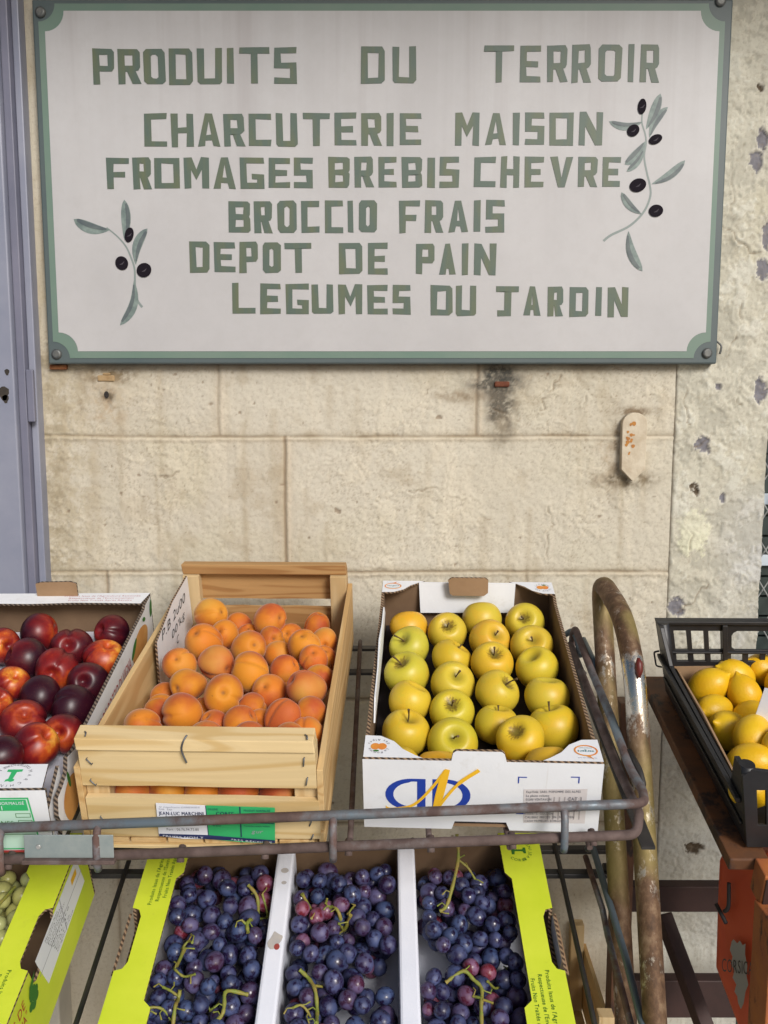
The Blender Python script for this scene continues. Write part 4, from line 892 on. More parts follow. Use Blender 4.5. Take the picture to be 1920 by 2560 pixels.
# paper label on the lower front board
q = MB(); fw = lambda u, v, w=0: (u, -.0122-w-.0010*math.sin((u+.06)*60)*(1 if v < .02 else .3), v)
q.prism([(-.0565,.0690),(-.02,.0675),(.007,.0662),(.0068,.0125),(-.025,.0140),(-.0575,.0170)], fw, 0, .0005); lb = q.build('paper_label', MAT['paper'], front_boards[1])
q = MB(); q.prism([(.0075,.0662),(.05,.0655),(.096,.0645),(.0935,.0085),(.05,.0095),(.0073,.0125)], fw, 0, .0005, (0,0,0)); gl_ = q.build('paper_label', MAT['label_green'], front_boards[1])
q = MB(); fw1 = lambda u, v, w=0: fw(u, v, .0009)
for (pts) in ([(.0505,.0655),(.0520,.0655),(.0510,.0180),(.0495,.0180)], [(.0072,.0425),(.094,.0405),(.094,.0395),(.0072,.0415)], [(.0068,.0662),(.0078,.0662),(.0076,.0180),(.0066,.0180)]): q.flat(pts, fw1, 0)
text(q, 'ORIGINE', fw1, .0095, .0592, .0030, .013, 0); text(q, 'CORSE', fw1, .0195, .0510, .0062, .023, 0, 'L', .0003); text(q, 'PRODUIT NORMALISÉ', fw1, .056, .0585, .0030, .034, 0); text(q, 'I', fw1, .0725, .0480, .0085, None, 0, 'C', .0005)
text(q, 'CALIBRE', fw1, .0095, .0360, .0028, .012, 0); text(q, 'Toutes les variétés traitées', fw1, .0550, .0345, .0024, .033, 0); text(q, 'N° de lot', fw1, .0145, .0335, .0026, .010, 0)
text(q, 'gur', fw1, .064, .0245, .0060, .014, 1, 'L', 0, .3)
q.build('print', [MAT['navy_ink'], MAT['faint_ink']], gl_)
q = MB(); text(q, "N° d'identification 62000003400010", fw1, -.0525, .0622, .0026, .052, 1); text(q, 'Emb.  Exp.', fw1, -.0535, .0588, .0030, .018, 1); text(q, 'JEAN-LUC MARCHINI', fw1, -.0540, .0510, .0056, .0575, 0, 'L', .0003)
text(q, 'Exploitant Agricole', fw1, -.046, .0460, .0042, .043, 2); text(q, 'Pozzo di Vigna 20232 OLETTA', fw1, -.05, .0400, .0034, .052, 2); text(q, 'Port : 06.76.94.72.80', fw1, -.0465, .0265, .0042, .042, 2)
q.build('print', [MAT['navy_ink'], MAT['faint_ink'], MAT['grey_ink']], lb)
q = MB(); fwb = lambda u, v, w=0: fw(u, v, .0007+w*.0006)
q.flat([(-.0572,.0208),(-.0572,.0168),(.0935,.0088),(.0937,.0135),(.05,.0165),(.007,.0192)], lambda u, v: fwb(u, v), 0)
fwt = lambda u, v, w=0: fw(u, v - (u+.0525)*.058 + max(0, u-.02)*.0, .0014)
text(q, 'FRUITS NON TRAITÉS APRÈS RÉCOLTE', fwt, -.0525, .0176, .0026, .142, 1, 'L', .0002)
q.build('printed_band', [MAT['navy_ink'], MAT['paper']], lb)
# hand written price card tucked along the left side: a thing of its own
pc = crate_thing('price_card', 'white cardboard price card with black handwriting stuck in the apricot crate', 'price card', CT, CTILT, CYAW)
q = MB(); ol = [(.292,.022),(.298,.128),(.40,.150),(.500,.152),(.512,.050),(.41,.03)]
fn = lambda u, v, w: (-.1415+w+.10*(v-.03)*.10, u, v); q.prism(ol, fn, 0, .0035, (1,0,1)); q.build('card', [MAT['white_card'], MAT['corr']], pc)
q = MB(); fh = lambda u, v, w=0: (-.1375+.10*(v-.03)*.10, u, v)
text(q, 'P.B 2u00', fh, .322, .116, .018, .150, 0, 'L', 0, .25); text(q, "00'kg", fh, .375, .090, .015, .085, 0, 'L', 0, .25); text(q, 'C', fh, .40, .066, .015, .014, 0, 'L', 0, .2)
q.build('handwriting', MAT['black_ink'], pc)

# lime cartons of grapes
def lime_carton(name, label, T, group, tongues=(-1, 1)):
    W, L, H = .60, .40, .13; hw = W/2
    c = crate_thing(name, label, 'carton', T, 20, 0, group)
    mats = [MAT['lime_card'], MAT['kraft_dark'], MAT['corr']]
    for back in (0, 1):
        ol = [(-hw,0),(hw,0),(hw,H),(hw-.075,H),(hw-.085,H-.014),(-hw+.085,H-.014),(-hw+.075,H),(-hw,H)]
        q = MB(); q.prism(ol, (lambda u, v, w: (u, L-w, v)) if back else (lambda u, v, w: (u, w, v)), 0, .0045, (0,1,2)); q.build('back_panel' if back else 'front_panel', mats, c)
    sides = []
    for sx in (-1, 1):
        hol = [(.168,H-.0006),(.172,H-.028),(.180,H-.034),(.250,H-.034),(.258,H-.028),(.262,H-.0006)]
        ol = [(.0046,0),(L-.0046,0),(L-.0046,.05),(L-.0046,H)] + hol[::-1] + [(.0046,H)]
        q = MB(); q.prism(ol, lambda u, v, w: (sx*(hw-w), u, v), 0, .0045, (0,1,2)); sides.append(q.build('end_panel', mats, c))
        fl = [(hw+.0003,.0),(hw+.0003,.167),(hw-.010,.170),(hw-.015,.180),(hw-.015,.250),(hw-.010,.261),(hw+.0003,.264),(hw+.0003,L),(hw-.062,L),(hw-.060,.325),(hw-.051,.314),(hw-.050,.126),(hw-.061,.116),(hw-.060,.0)]
        q = MB(); q.prism([(sx*a, b) for a, b in fl], XY(H+.0004), 0, .0042, (1,0,2)); f_ = q.build('rim_flap', mats, c); sides.append(f_)
        if sx not in tongues: continue
        q = MB(); q.prism([(.171,0),(.261,0),(.259,.012),(.252,.018),(.180,.018),(.173,.012)], lambda u, v, w: (sx*(hw+.0012+v*.30+w), u, H-.004-v*.9), 0, .004, (0,0,1)); q.build('handle_tongue', [MAT['kraft'], MAT['corr']], c)
    q = MB(); q.box(-hw+.0046, hw-.0046, .0046, L-.0046, .001, .006); q.build('base', MAT['kraft_dark'], c)
    fl_l, fl_r = sides[1], sides[3]; zt = H+.0052
    # lettering on the flaps (left reads along the depth, right the other way)
    q = MB(); fl = lambda u, v, w=0: (-.279+.0-v, .262+u, zt)
    for i, (s_, wd) in enumerate((("Produits Issus de l'Agriculture",.098),("Respectueuse de l'Environnement",.104),("Fruits Non Traités Après Récolte",.104))): text(q, s_, lambda u, v, w=0: (-.2825+.0095*i-v+.0075, .268+u+.006*i, zt), 0, 0, .0058, wd, 0, 'L', .0002)
    q.build('print', MAT['dark_green_ink'], fl_l)
    q = MB()
    for i, (s_, wd) in enumerate((("Produits Issus de l'Agriculture",.098),("Respectueuse de l'Environnement",.104),("Fruits Non Traités Après Récolte",.104))): text(q, s_, lambda u, v, w=0: (.2735-.0105*i+v, .168-u-.006*i, zt), 0, 0, .0058, wd, 0, 'L', .0002)
    fc = lambda u, v, w=0: (.268-v, .362-u*-1, zt)
    fc = lambda u, v, w=0: (.266+u, .366+v, zt)
    arc_text(q, 'MARCHINI JEAN', fc, 0, 0, .0185, math.radians(140), math.radians(-75), .0050, 0); arc_text(q, 'CORSE', fc, 0, 0, .0185, math.radians(225), math.radians(300), .0050, 0)
    q.flat([(-.011,-.008),(-.011,.006),(-.007,.006),(-.006,.0015),(.006,.0015),(.0075,.005),(.011,.005),(.011,-.006),(.0075,-.006),(.006,-.002),(-.006,-.002),(-.007,-.008)], lambda u, v: fc(u, v), 0)
    q.build('print', MAT['dark_green_ink'], fl_r)
    # data panel and grape drawing on the right end
    q = MB(); fe = lambda u, v, w=0: (hw+.0005+w, u, v)
    q.flat([(.190,.112),(.188,.124),(.36,.124),(.372,.06),(.205,.052)], lambda u, v: fe(u, v), 0)
    q.flat([(.33,.112),(.352,.112),(.352,.100),(.33,.100)], lambda u, v: fe(u, v, .0003), 2)
    for i in range(9): text(q, ('Marchini Jean','OLETTA 20232','Producteur','RAISIN DE TABLE','MUSCAT','Variété','Cat I','Corse','Origine France')[i], lambda u, v, w=0: fe(u, v, .0003), .222+.003*i, .115-.0066*i, .0045, .05+.01*(i % 3), 1)
    for pts in ([(.285,.124),(.287,.124),(.287,.058),(.285,.058)], [(.19,.09),(.37,.09),(.37,.0885),(.19,.0885)]): q.flat(pts, lambda u, v: fe(u, v, .0002), 3)
    for k, (dy, dz) in enumerate(((0,0),(.010,.004),(-.008,.006),(.004,.012),(.012,.014),(-.002,.018),(.006,.022))): q.flat(circle(.160+dy, .075+dz, .0068, .0068, 12), lambda u, v: fe(u, v, .0003+.0001*k), 4)
    q.flat([(.150,.098),(.162,.10),(.18,.118),(.158,.112)], lambda u, v: fe(u, v, .0012), 4)
    text(q, 'LES FRUITS DE', lambda u, v, w=0: fe(u, v, .0004), .02, .10, .016, .12, 5); text(q, '"POZZO DI VIGNA"', lambda u, v, w=0: fe(u, v, .0004), .015, .078, .016, .125, 5)
    q.build('end_print', [MAT['paper'], MAT['grey_ink'], MAT['yellow_ink'], MAT['faint_ink'], MAT['dark_green_ink'], MAT['red_ink']], sides[2])
    return c
LT = (-.0594,-.7694,.571)
lime_carton('grape_carton', 'lime yellow cardboard carton of dark grapes with white dividers on the lower tier', LT, 'lime cartons on the lower tier')
LT2 = (-.0594-.715,-.7694,.571)
lime_carton('grape_carton', 'lime yellow cardboard carton of pale green grapes at the lower left edge', LT2, 'lime cartons on the lower tier', (-1,))
ins = crate_thing('polystyrene_tray', 'white polystyrene tray with two upright dividers inside the dark grape carton', 'tray', LT, 20, 0)
q = MB(); q.box(-.293, .293, .006, .393, .0065, .016); q.build('tray_floor', MAT['poly'], ins, .002)
for x in (-.106, .080): q = MB(); q.box(x, x+.027, .010, .386, .0165, .121); q.build('divider', MAT['poly'], ins, .004)
q = MB(); q.flat([(-.0925+.009*math.cos(t)*(1+.35*math.sin(2*t)), .222+.013*math.sin(t)*(1+.2*math.cos(3*t))) for t in np.linspace(0, 6, 18)], lambda u, v: (u, v, .1213), 0)
q.flat([(-.089+.004*math.cos(t), .212+.005*math.sin(t)) for t in np.linspace(0, 6, 12)], lambda u, v: (u, v, .1216), 1)
for (x, y, r) in ((-.091,.340,.006),(-.090,.318,.004)): q.flat([(x+r*math.cos(t), y+r*.8*math.sin(t)) for t in np.linspace(0, 6, 10)], lambda u, v: (u, v, .1213), 0)
q.build('juice_stain', [simple('dried_juice', (.42,.40,.40), (.5,.46,.42), 90), simple('red_juice', (.33,.06,.05))], ins)

# ------------------------------------------------------------------ fruit
def lathe(fr, n=28, k=36, mod=None):
    # fr(phi) -> (radius, z); mod(dirvec, p) tweaks each point
    vs = [None]; fs = []
    rows = []
    for i in range(n+1):
        ph = math.pi*i/n; r, z = fr(ph); row = []
        if i in (0, n): row = [Vector((0,0,z))]
        else: row = [Vector((r*math.cos(2*math.pi*j/k), r*math.sin(2*math.pi*j/k), z)) for j in range(k)]
        rows.append(row)
    vs = [mod(p) if mod else p for row in rows for p in row]; idx = 0; st = []
    for row in rows: st.append(idx); idx += len(row)
    for i in range(n):
        for j in range(k):
            j2 = (j+1) % k
            if i == 0: fs.append((0, st[1]+j, st[1]+j2))
            elif i == n-1: fs.append((st[i]+j, st[n], st[i]+j2))
            else: fs.append((st[i]+j, st[i+1]+j, st[i+1]+j2, st[i]+j2))
    return vs, fs
def mesh_of(name, vs, fs, mt):
    q = MB(); q.add(vs, fs, 0, True); o = q.build(name, mt, fix=False); me = o.data; bpy.data.objects.remove(o); return me
def wob(seed, amp, f=3):
    r = np.random.RandomState(seed); K_ = r.normal(size=(5,3))*f; ph_ = r.rand(5)*6.28; am = r.rand(5)*amp
    def g(p):
        d = p.normalized() if p.length > 1e-6 else p
        s_ = sum(am[i]*math.sin(K_[i][0]*d.x+K_[i][1]*d.y+K_[i][2]*d.z+ph_[i]) for i in range(5)); return p*(1+s_)
    return g
def apple_mesh(seed):
    r_ = np.random.RandomState(seed); asp = .86+.08*r_.rand()
    def fr(ph): 
        z = asp*math.cos(ph); r = math.sin(ph)**.92*(1-.07*(1-math.cos(ph))*.5)
        z -= .36*math.exp(-(ph/.34)**2); z += .20*math.exp(-((math.pi-ph)/.36)**2)
        return r, z
    w = wob(seed, .022, 1.6)
    def mod(p):
        p = w(p)
        if p.z < 0: a = math.atan2(p.y, p.x); p = p*(1+.025*math.cos(5*a)*(-p.z))
        return p
    return lathe(fr, 34, 40, mod)
def unit_apple(seed, R_): 
    vs, fs = apple_mesh(seed); return mesh_of('apple', [p*R_ for p in vs], fs, MAT['apple'])
AM = [unit_apple(s_, .0355) for s_ in (1, 2, 3, 4)]
def stalk(seed, Ln):
    r_ = np.random.RandomState(seed); q = MB(); z0_ = .0355*.46; dx, dy = r_.uniform(-.006,.006,2)
    q.tube(smooth_path([(0,0,z0_),(dx*.25,dy*.25,z0_+Ln*.5),(dx,dy,z0_+Ln)], 4), [.0011]*6+[.0014,.0016,.0019], 7); o = q.build('stalk', MAT['stem_brown'], fix=False); me = o.data; bpy.data.objects.remove(o); return me
SM = [stalk(s_, l_) for s_, l_ in ((1,.020),(2,.026),(3,.014))]
APPLES=[(-0.105,0.424,0.065,0.0344,0.00,0.50,0.85),(-0.037,0.408,0.066,0.0356,-0.06,-0.73,0.68),(0.025,0.453,0.066,0.0365,0.00,0.50,0.85),(0.101,0.446,0.066,0.0363,-0.22,-0.82,0.53),(-0.102,0.357,0.067,0.0356,-0.50,-0.58,0.64),(0.035,0.382,0.066,0.0369,0.36,-0.68,0.63),(0.105,0.366,0.065,0.0372,-0.09,-0.74,0.66),(-0.104,0.271,0.066,0.0376,-0.39,-0.38,0.84),(-0.032,0.325,0.064,0.0343,0.55,-0.05,0.83),(0.034,0.306,0.068,0.0364,0.07,-0.55,0.83),(0.106,0.295,0.067,0.0360,-0.42,-0.30,0.86),(-0.099,0.201,0.063,0.0341,0.46,0.04,0.89),(-0.032,0.252,0.064,0.0360,0.20,-0.66,0.73),(0.037,0.228,0.064,0.0358,0.58,-0.34,0.74),(0.112,0.220,0.062,0.0355,0.05,0.07,1.00),(-0.034,0.183,0.057,0.0353,-0.08,-0.66,0.75),(-0.103,0.131,0.058,0.0360,0.19,-0.28,0.94),(0.032,0.161,0.052,0.0338,0.10,0.10,0.99),(0.113,0.149,0.058,0.0373,-0.23,0.15,0.96),(-0.035,0.113,0.054,0.0377,0.02,-0.77,0.64),(0.061,0.104,0.069,0.0355,-0.41,-0.56,0.72),(-0.104,0.036,0.088,0.0301,-0.71,0.01,0.70),(-0.056,0.050,0.054,0.0327,0.00,0.50,0.85),(0.012,0.068,0.041,0.0310,0.00,0.50,0.85),(0.092,0.047,0.068,0.0323,0.00,0.50,0.85)]
APRICOTS=[(-0.084,0.441,0.105,0.0281),(0.019,0.436,0.099,0.0280),(-0.043,0.471,0.066,0.0235),(-0.047,0.378,0.100,0.0249),(-0.068,0.330,0.110,0.0302),(0.004,0.323,0.105,0.0277),(0.028,0.390,0.083,0.0237),(-0.017,0.435,0.064,0.0228),(0.054,0.439,0.065,0.0228),(0.098,0.462,0.070,0.0236),(0.094,0.335,0.102,0.0267),(0.135,0.363,0.096,0.0237),(0.047,0.350,0.079,0.0228),(0.113,0.290,0.104,0.0237),(0.140,0.320,0.084,0.0228),(-0.095,0.269,0.105,0.0259),(-0.037,0.275,0.105,0.0279),(0.018,0.252,0.104,0.0290),(0.069,0.274,0.094,0.0235),(0.116,0.196,0.110,0.0278),(0.141,0.258,0.089,0.0228),(-0.068,0.211,0.105,0.0262),(0.054,0.216,0.092,0.0250),(-0.003,0.165,0.117,0.0297),(-0.058,0.135,0.105,0.0292),(-0.101,0.173,0.085,0.0230),(-0.104,0.100,0.105,0.0260),(-0.110,0.229,0.070,0.0228),(-0.038,0.178,0.080,0.0228),(0.035,0.177,0.088,0.0228),(0.032,0.104,0.111,0.0228),(0.090,0.122,0.111,0.0253),(0.137,0.141,0.104,0.0228),(0.136,0.097,0.102,0.0228),(-0.010,0.074,0.105,0.0247),(0.104,0.067,0.109,0.0228),(-0.006,0.120,0.096,0.0228),(0.051,0.064,0.112,0.0228),(0.055,0.137,0.086,0.0228),(0.007,0.264,0.057,0.0228),(0.076,0.243,0.064,0.0228),(0.107,0.211,0.065,0.0228)]
NECTARINES=[(0.024,0.452,0.062,0.0338,0.98,0.14,0.15),(0.150,0.450,0.062,0.0327,-0.53,-0.74,0.41),(0.094,0.400,0.061,0.0349,0.12,-0.87,0.47),(0.159,0.367,0.062,0.0342,0.35,-0.31,0.89),(0.032,0.366,0.061,0.0352,-0.77,-0.48,0.41),(-0.023,0.409,0.061,0.0307,0.70,-0.67,0.23),(0.091,0.333,0.061,0.0344,0.14,-0.99,0.09),(0.148,0.303,0.057,0.0328,0.12,-0.92,0.36),(0.036,0.293,0.061,0.0284,0.49,-0.45,0.74),(0.088,0.263,0.059,0.0334,1.79,1.64,-0.90),(0.148,0.238,0.053,0.0343,-1.86,0.92,-1.35),(0.031,0.239,0.062,0.0279,0.69,-0.42,0.59),(0.087,0.199,0.055,0.0333,0.35,-0.62,0.70),(0.152,0.176,0.051,0.0309,0.02,-0.90,0.43),(0.136,0.123,0.070,0.0313,0.65,-0.23,0.72),(0.109,0.077,0.089,0.0279,-0.08,0.57,-1.04),(-0.031,0.350,0.063,0.0316,-0.48,-0.11,-0.12),(0.041,0.165,0.070,0.0279,0.88,2.91,-0.95)]
LEMONS=[(0.082,0.341,0.040,0.0297),(0.141,0.378,0.040,0.0278),(0.198,0.400,0.037,0.0275),(0.134,0.316,0.040,0.0275),(0.073,0.281,0.032,0.0275),(0.123,0.260,0.028,0.0275),(0.079,0.225,0.023,0.0315),(0.086,0.168,0.066,0.0275),(0.120,0.191,0.037,0.0275),(0.067,0.119,0.055,0.0282),(0.034,0.059,0.060,0.0275),(0.208,0.349,0.043,0.0275),(0.172,0.277,0.022,0.0275),(0.118,0.130,0.080,0.0275)]
def frame_quat(ax, roll):
    ax = Vector(ax).normalized(); return ax.to_track_quat('Z', 'Y') @ Vector((0,0,1)).rotation_difference(Vector((0,0,1))) @ Matrix.Rotation(roll, 3, 'Z').to_quaternion()
ORD = ['first','second','third','fourth','fifth','sixth','seventh','eighth','ninth','tenth']
def rows_of(pts, gap):
    # split by depth (local y) into rows from the back, then left to right
    o = sorted(range(len(pts)), key=lambda i: -pts[i][1]); rows = []; cur = [o[0]]; ref = pts[o[0]][1]
    for i in o[1:]:
        if ref - pts[i][1] > gap: rows.append(cur); cur = [i]; ref = pts[i][1]
        else: cur.append(i)
    rows.append(cur); out = {}
    for r_, row in enumerate(rows):
        for c_, i in enumerate(sorted(row, key=lambda i: pts[i][0])): out[i] = (r_, c_, len(row))
    return out
def rowword(r_, c_, n):
    a = 'alone' if n == 1 else (ORD[c_] + ' from left'); return a + ' in ' + ORD[r_] + ' row from back'
def place(me, M_, p, ax, scale, color, name, label, cat, group, roll=None):
    o = bpy.data.objects.new(name, me); C.objects.link(o); o.location = M_ @ Vector(p); o.rotation_mode = 'QUATERNION'
    o.rotation_quaternion = frame_quat(ax, random.uniform(0, 6.28) if roll is None else roll); o.scale = (scale,)*3; o.color = (*color, 1)
    return tag(o, label, cat, group)
MA = crate_frame(AT, ATILT, AYAW); rw = rows_of(APPLES, .042)
YEL, GRN, ORA = (.64,.48,.03), (.50,.48,.06), (.68,.38,.025)
acol = {0:ORA,1:(.60,.46,.05),2:(.58,.49,.06),3:(.62,.50,.05),4:GRN,5:(.64,.40,.04),6:(.62,.46,.05),7:(.52,.48,.05),8:(.62,.45,.035),9:(.63,.44,.035),10:(.61,.50,.04),11:(.66,.49,.04),12:(.60,.48,.05),13:(.60,.47,.045),14:(.60,.49,.05),15:(.57,.49,.04),16:(.64,.47,.035),17:(.62,.49,.04),18:(.64,.49,.03),19:(.55,.48,.035),20:(.66,.47,.03),21:(.64,.46,.03),22:ORA,23:(.64,.46,.03),24:(.68,.40,.03)}
nost = {0, 2, 10, 11, 14, 20, 22, 23, 24}
look = {0:'orange-tinged',4:'pale green',7:'green',5:'brown-russeted orange-yellow',9:'yellow brown-russeted',15:'green-yellow',19:'green-yellow',18:'large yellow',2:'smooth yellow',13:'yellow scarred',22:'orange-tinged',24:'orange-tinged'}
for i, a in enumerate(APPLES):
    p = list(a[:3])
    if i == 21: p = [-.106, .047, .060]
    o = place(AM[i % 4], MA, p, a[4:7], a[3]/.0355*1.0, tuple(k_*f_ for k_, f_ in zip(acol[i], (1.03,.96,.8))), 'apple', '%s apple in the white carton, %s' % (look.get(i, 'golden yellow'), rowword(*rw[i])), 'apple', 'apples in the white carton')
    if i not in nost:
        c_ = bpy.data.objects.new('stalk', SM[i % 3]); C.objects.link(c_); c_.parent = o
def stone_mesh(seed, sut, dim, flat_, elong=1.0):
    def fr(ph): return math.sin(ph), math.cos(ph)*flat_ - dim*math.exp(-(ph/.26)**2)
    w = wob(seed, .05, 1.6)
    def mod(p):
        a = math.atan2(p.y, p.x); s_ = math.hypot(p.x, p.y); k_ = sut*math.exp(-(a/.14)**2)*min(1, s_*2.2)*(1 if p.z > -.7 else .5)
        q_ = w(p); q_ = Vector((q_.x*(1-k_)*elong, q_.y*(1+.02), q_.z)); return q_
    return lathe(fr, 32, 84, mod)
NM_ = []
for s_ in (21, 22, 23, 24):
    vs, fs = stone_mesh(s_, .13, .32, .92); NM_.append(mesh_of('nectarine', [p*.0335 for p in vs], fs, MAT['nectarine']))
PM = []
for s_ in (31, 32, 33, 34, 35):
    vs, fs = stone_mesh(s_, .12, .20, .98+.09*(s_ % 3), .93+.05*(s_ % 2)); PM.append(mesh_of('apricot', [p*.0255 for p in vs], fs, MAT['apricot']))
NECTARINES = [a for i, a in enumerate(NECTARINES) if i not in (16, 17)] + [(x, y, .060, .0325, .3*math.sin(91*x+y*57), .4*math.cos(80*y), .8) for x in (-.155, -.087) for y in (.065, .14, .215, .29, .365, .44)] + [(-.025, .12, .06, .032, .2, -.4, .8), (-.028, .20, .06, .032, -.5, .2, .7), (.045,.06,.06,.032,.3,-.3,.7), (-.03,.285,.06,.0325,.5,.4,.6)]
MN = crate_frame(NT, NTILT, NYAW); rw = rows_of([(-a[0], a[1]) for a in NECTARINES[:16]], .045)
ripe = [.26,.18,.18,.46,.10,.34,.34,.02,.34,.02,-.08,.36,.24,.36,.40,.34] + [.1, .3, .2, .34, .05, .25, .18, .36]*3
nlook = {3:'orange',10:'blackish purple',7:'dark purple',9:'dark purple',6:'bright red',14:'orange-red',13:'orange-red',1:'dark crimson'}
for i, a in enumerate(NECTARINES):
    o = place(NM_[i % 4], MN, a[:3], a[4:7], a[3]/.0335, (max(0, ripe[i]), 0, 0), 'nectarine', ('%s nectarine in the white carton, %s' % (nlook.get(i, 'dark red'), rowword(*rw[i]).replace('from left', 'from right'))) if i < 16 else 'dark red nectarine in the left half of the white carton', 'nectarine', 'nectarines in the white carton')
    if i == 10: o.color = (-.12, 0, 0, 1)
MC = crate_frame(CT, CTILT, CYAW); rw = rows_of(APRICOTS, .05)
prng = np.random.RandomState(5)
red = {16, 19, 31, 13+100, 36+100, 37, 34}; spot = {17, 22, 30}
for i, a in enumerate(APRICOTS):
    x = min(a[0], .1475-a[3]); x = max(x, -.135+a[3]*.9)
    c = (.60+.05*prng.rand(), .175+.075*prng.rand(), .020) if i not in red else (.52, .13, .028)
    ax = prng.normal(size=3)*.8+np.array((0,-.9,.6))
    if i == 19: ax = Vector((-.75,-.35,.55))
    lk = 'reddish' if i in red else ('brown-spotted orange' if i in spot else 'orange')
    place(PM[i % 5], MC, (x, a[1], a[2]), ax, a[3]/.0255, c, 'apricot', '%s apricot in the pine crate, %s' % (lk, rowword(*rw[i])), 'apricot', 'apricots in the pine crate')
for k, (x, r, c) in enumerate(((-.100,.026,(.50,.11,.02)),(-.055,.0255,(.66,.25,.02)),(-.006,.024,(.64,.21,.02)),(.041,.027,(.66,.25,.02)),(.096,.027,(.45,.09,.03)))):
    place(PM[k % 5], MC, (x, .030, .052+(.003 if k == 3 else 0)), prng.normal(size=3), r/.0255, c, 'apricot', 'apricot behind the front slot of the pine crate, %s from left' % ORD[k], 'apricot', 'apricots in the pine crate')

# lemon crate, table, card
BT = (.4543,-.6456,.9126); BYAW = -1.08
W, L, H = .50, .40, .135
bc = crate_thing('lemon_crate', 'black plastic crate of lemons with slotted back wall on the rusty table', 'crate', BT, 14, BYAW); bp = MAT['black_plastic']
q = MB(); holes = []
for k in range(3): holes.append([(.028+.030*k,.082),(.050+.030*k,.082),(.050+.030*k,.117),(.028+.030*k,.117)])
holes.append([(.128,.086),(.134,.082),(.208,.082),(.208,.117),(.138,.117),(.131,.113),(.128,.108)])
holes += [[(.222,.082),(.275,.082),(.275,.117),(.222,.117)], [(.290,.082),(.365,.082),(.372,.09),(.372,.11),(.365,.117),(.290,.117)]]
for k in range(13): holes.append([(.028+.031*k+(.006 if k > 2 else 0),.061),(.049+.031*k+(.006 if k > 2 else 0),.061),(.049+.031*k+(.006 if k > 2 else 0),.074),(.028+.031*k+(.006 if k > 2 else 0),.074)])
for k in range(3): holes.append([(.402+.029*k,.082),(.424+.029*k,.082),(.424+.029*k,.117),(.402+.029*k,.117)])
q.prism([(0,0),(W,0),(W,H),(0,H)], lambda u, v, w: (u, L-w, v), 0, .005, holes=holes); q.build('back_wall', bp, bc, .0008)
q = MB(); q.box(.0, W, L-.012, L+.003, H-.004, H+.002); q.box(0, W, L-.009, L+.002, .0765, .0795); q.build('top_rim', bp, bc, .001)
for x in (.110, .213, .282, .385): q = MB(); q.box(x, x+.009, L-.012, L+.0025, .0, H-.005); q.build('wall_rib', bp, bc, .001)
for x in (0, W-.007):
    q = MB(); ol = [(.0055,0),(L-.0055,0),(L-.0055,H),(L-.030,H),(L-.060,.082),(.075,.078),(.05,.078),(.028,H),(.0055,H)]; q.prism(ol, lambda u, v, w: (x+w, u, v), 0, .007); q.build('side_wall', bp, bc, .001)
    q = MB(); q.box(x-.008 if x == 0 else x+.0075, x-.0005 if x == 0 else x+.015, .01, L-.01, .070, .078); q.box(x-.004 if x == 0 else x+.0075, x-.0005 if x == 0 else x+.011, .012, L-.012, .030, .036); q.build('side_rib', bp, bc, .001)
q = MB(); q.prism([(0,0),(W,0),(W,H),(W-.04,H),(W-.055,.10),(.10,.10),(.075,.072),(.052,.072),(.040,H-.004),(.012,H),(0,H-.012)], lambda u, v, w: (u, w, v), 0, .005, holes=[[(.018,.04),(.03,.04),(.03,.10),(.018,.10)]]); q.build('front_wall', bp, bc, .0008)
for (x, y) in ((.010,.010),(.010,L-.012)): q = MB(); q.tube([(x,y,0),(x,y,H+.001)], .010, 14); q.build('corner_post', bp, bc)
q = MB(); q.tube(fillet([(-.002,L-.006,.050),(-.012,L-.006,.052),(-.012,L-.006,.078),(-.002,L-.006,.080)], .004), .0016, 8); q.build('stacking_clip', bp, bc)
q = MB(); q.box(.007, W-.007, .0055, L-.0055, .001, .006); q.build('base', bp, bc)
q = MB(); q.prism([(.03,.07),(L-.045,.07),(L-.07,.083),(.2,.084),(.08,.080)], lambda u, v, w: (.0085+w+.002*math.sin(u*40), u, v), 0, .003, (0,0,0)); q.prism([(.02,.03),(.16,.03),(.16,.066),(.02,.064)], lambda u, v, w: (u, L-.0065-w, v-.012), 0, .002); q.build('cardboard_liner', MAT['kraft'], bc)
q = MB(); q.box(.03, .055, L-.0062, L-.0054, .032, .050); q.build('brown_tag', MAT['kraft'], bc)
for ch in bc.children:
    for v_ in ch.data.vertices: v_.co.x += .030*(1-v_.co.z/H)*(1-2*v_.co.x/W); v_.co.y += .012*(1-v_.co.z/H)*(1-2*v_.co.y/L)
def lemon_mesh(seed):
    def fr(ph):
        z = 1.30*math.cos(ph); r = math.sin(ph)**1.08
        if ph < .6: z += .22*math.exp(-(ph/.17)**2)
        if ph > math.pi-.5: z -= .10*math.exp(-((math.pi-ph)/.14)**2)
        return r, z
    return lathe(fr, 34, 30, wob(seed, .025, 2))
LM_ = []
for s_ in (41, 42, 43): vs, fs = lemon_mesh(s_); LM_.append(mesh_of('lemon', [p*.028 for p in vs], fs, MAT['lemon']))
MBx = crate_frame(BT, 14, BYAW); lrng = np.random.RandomState(9)
lax = [(.6,-.2,.5),(-.85,-.1,.4),(-.8,-.2,.5),(-.3,.2,.9),(-.75,-.55,.1),(.3,-.6,.5),(-.7,-.4,.45),(.3,.3,.3),(.5,.4,.2),(.8,-.3,.3),(.5,.2,.1),(.4,.5,.3),(.2,.8,.1),(.7,.1,.3)]
ll = ['','','','','','','','','','','','','','']
LEMONS = LEMONS + [(x, y, .036, .028) for x in (.27, .345, .42) for y in (.06, .13, .20, .27, .34)]; lax = lax + [(math.sin(3*i), math.cos(5*i), .3) for i in range(15)]
rw = rows_of(LEMONS[:14], .045)
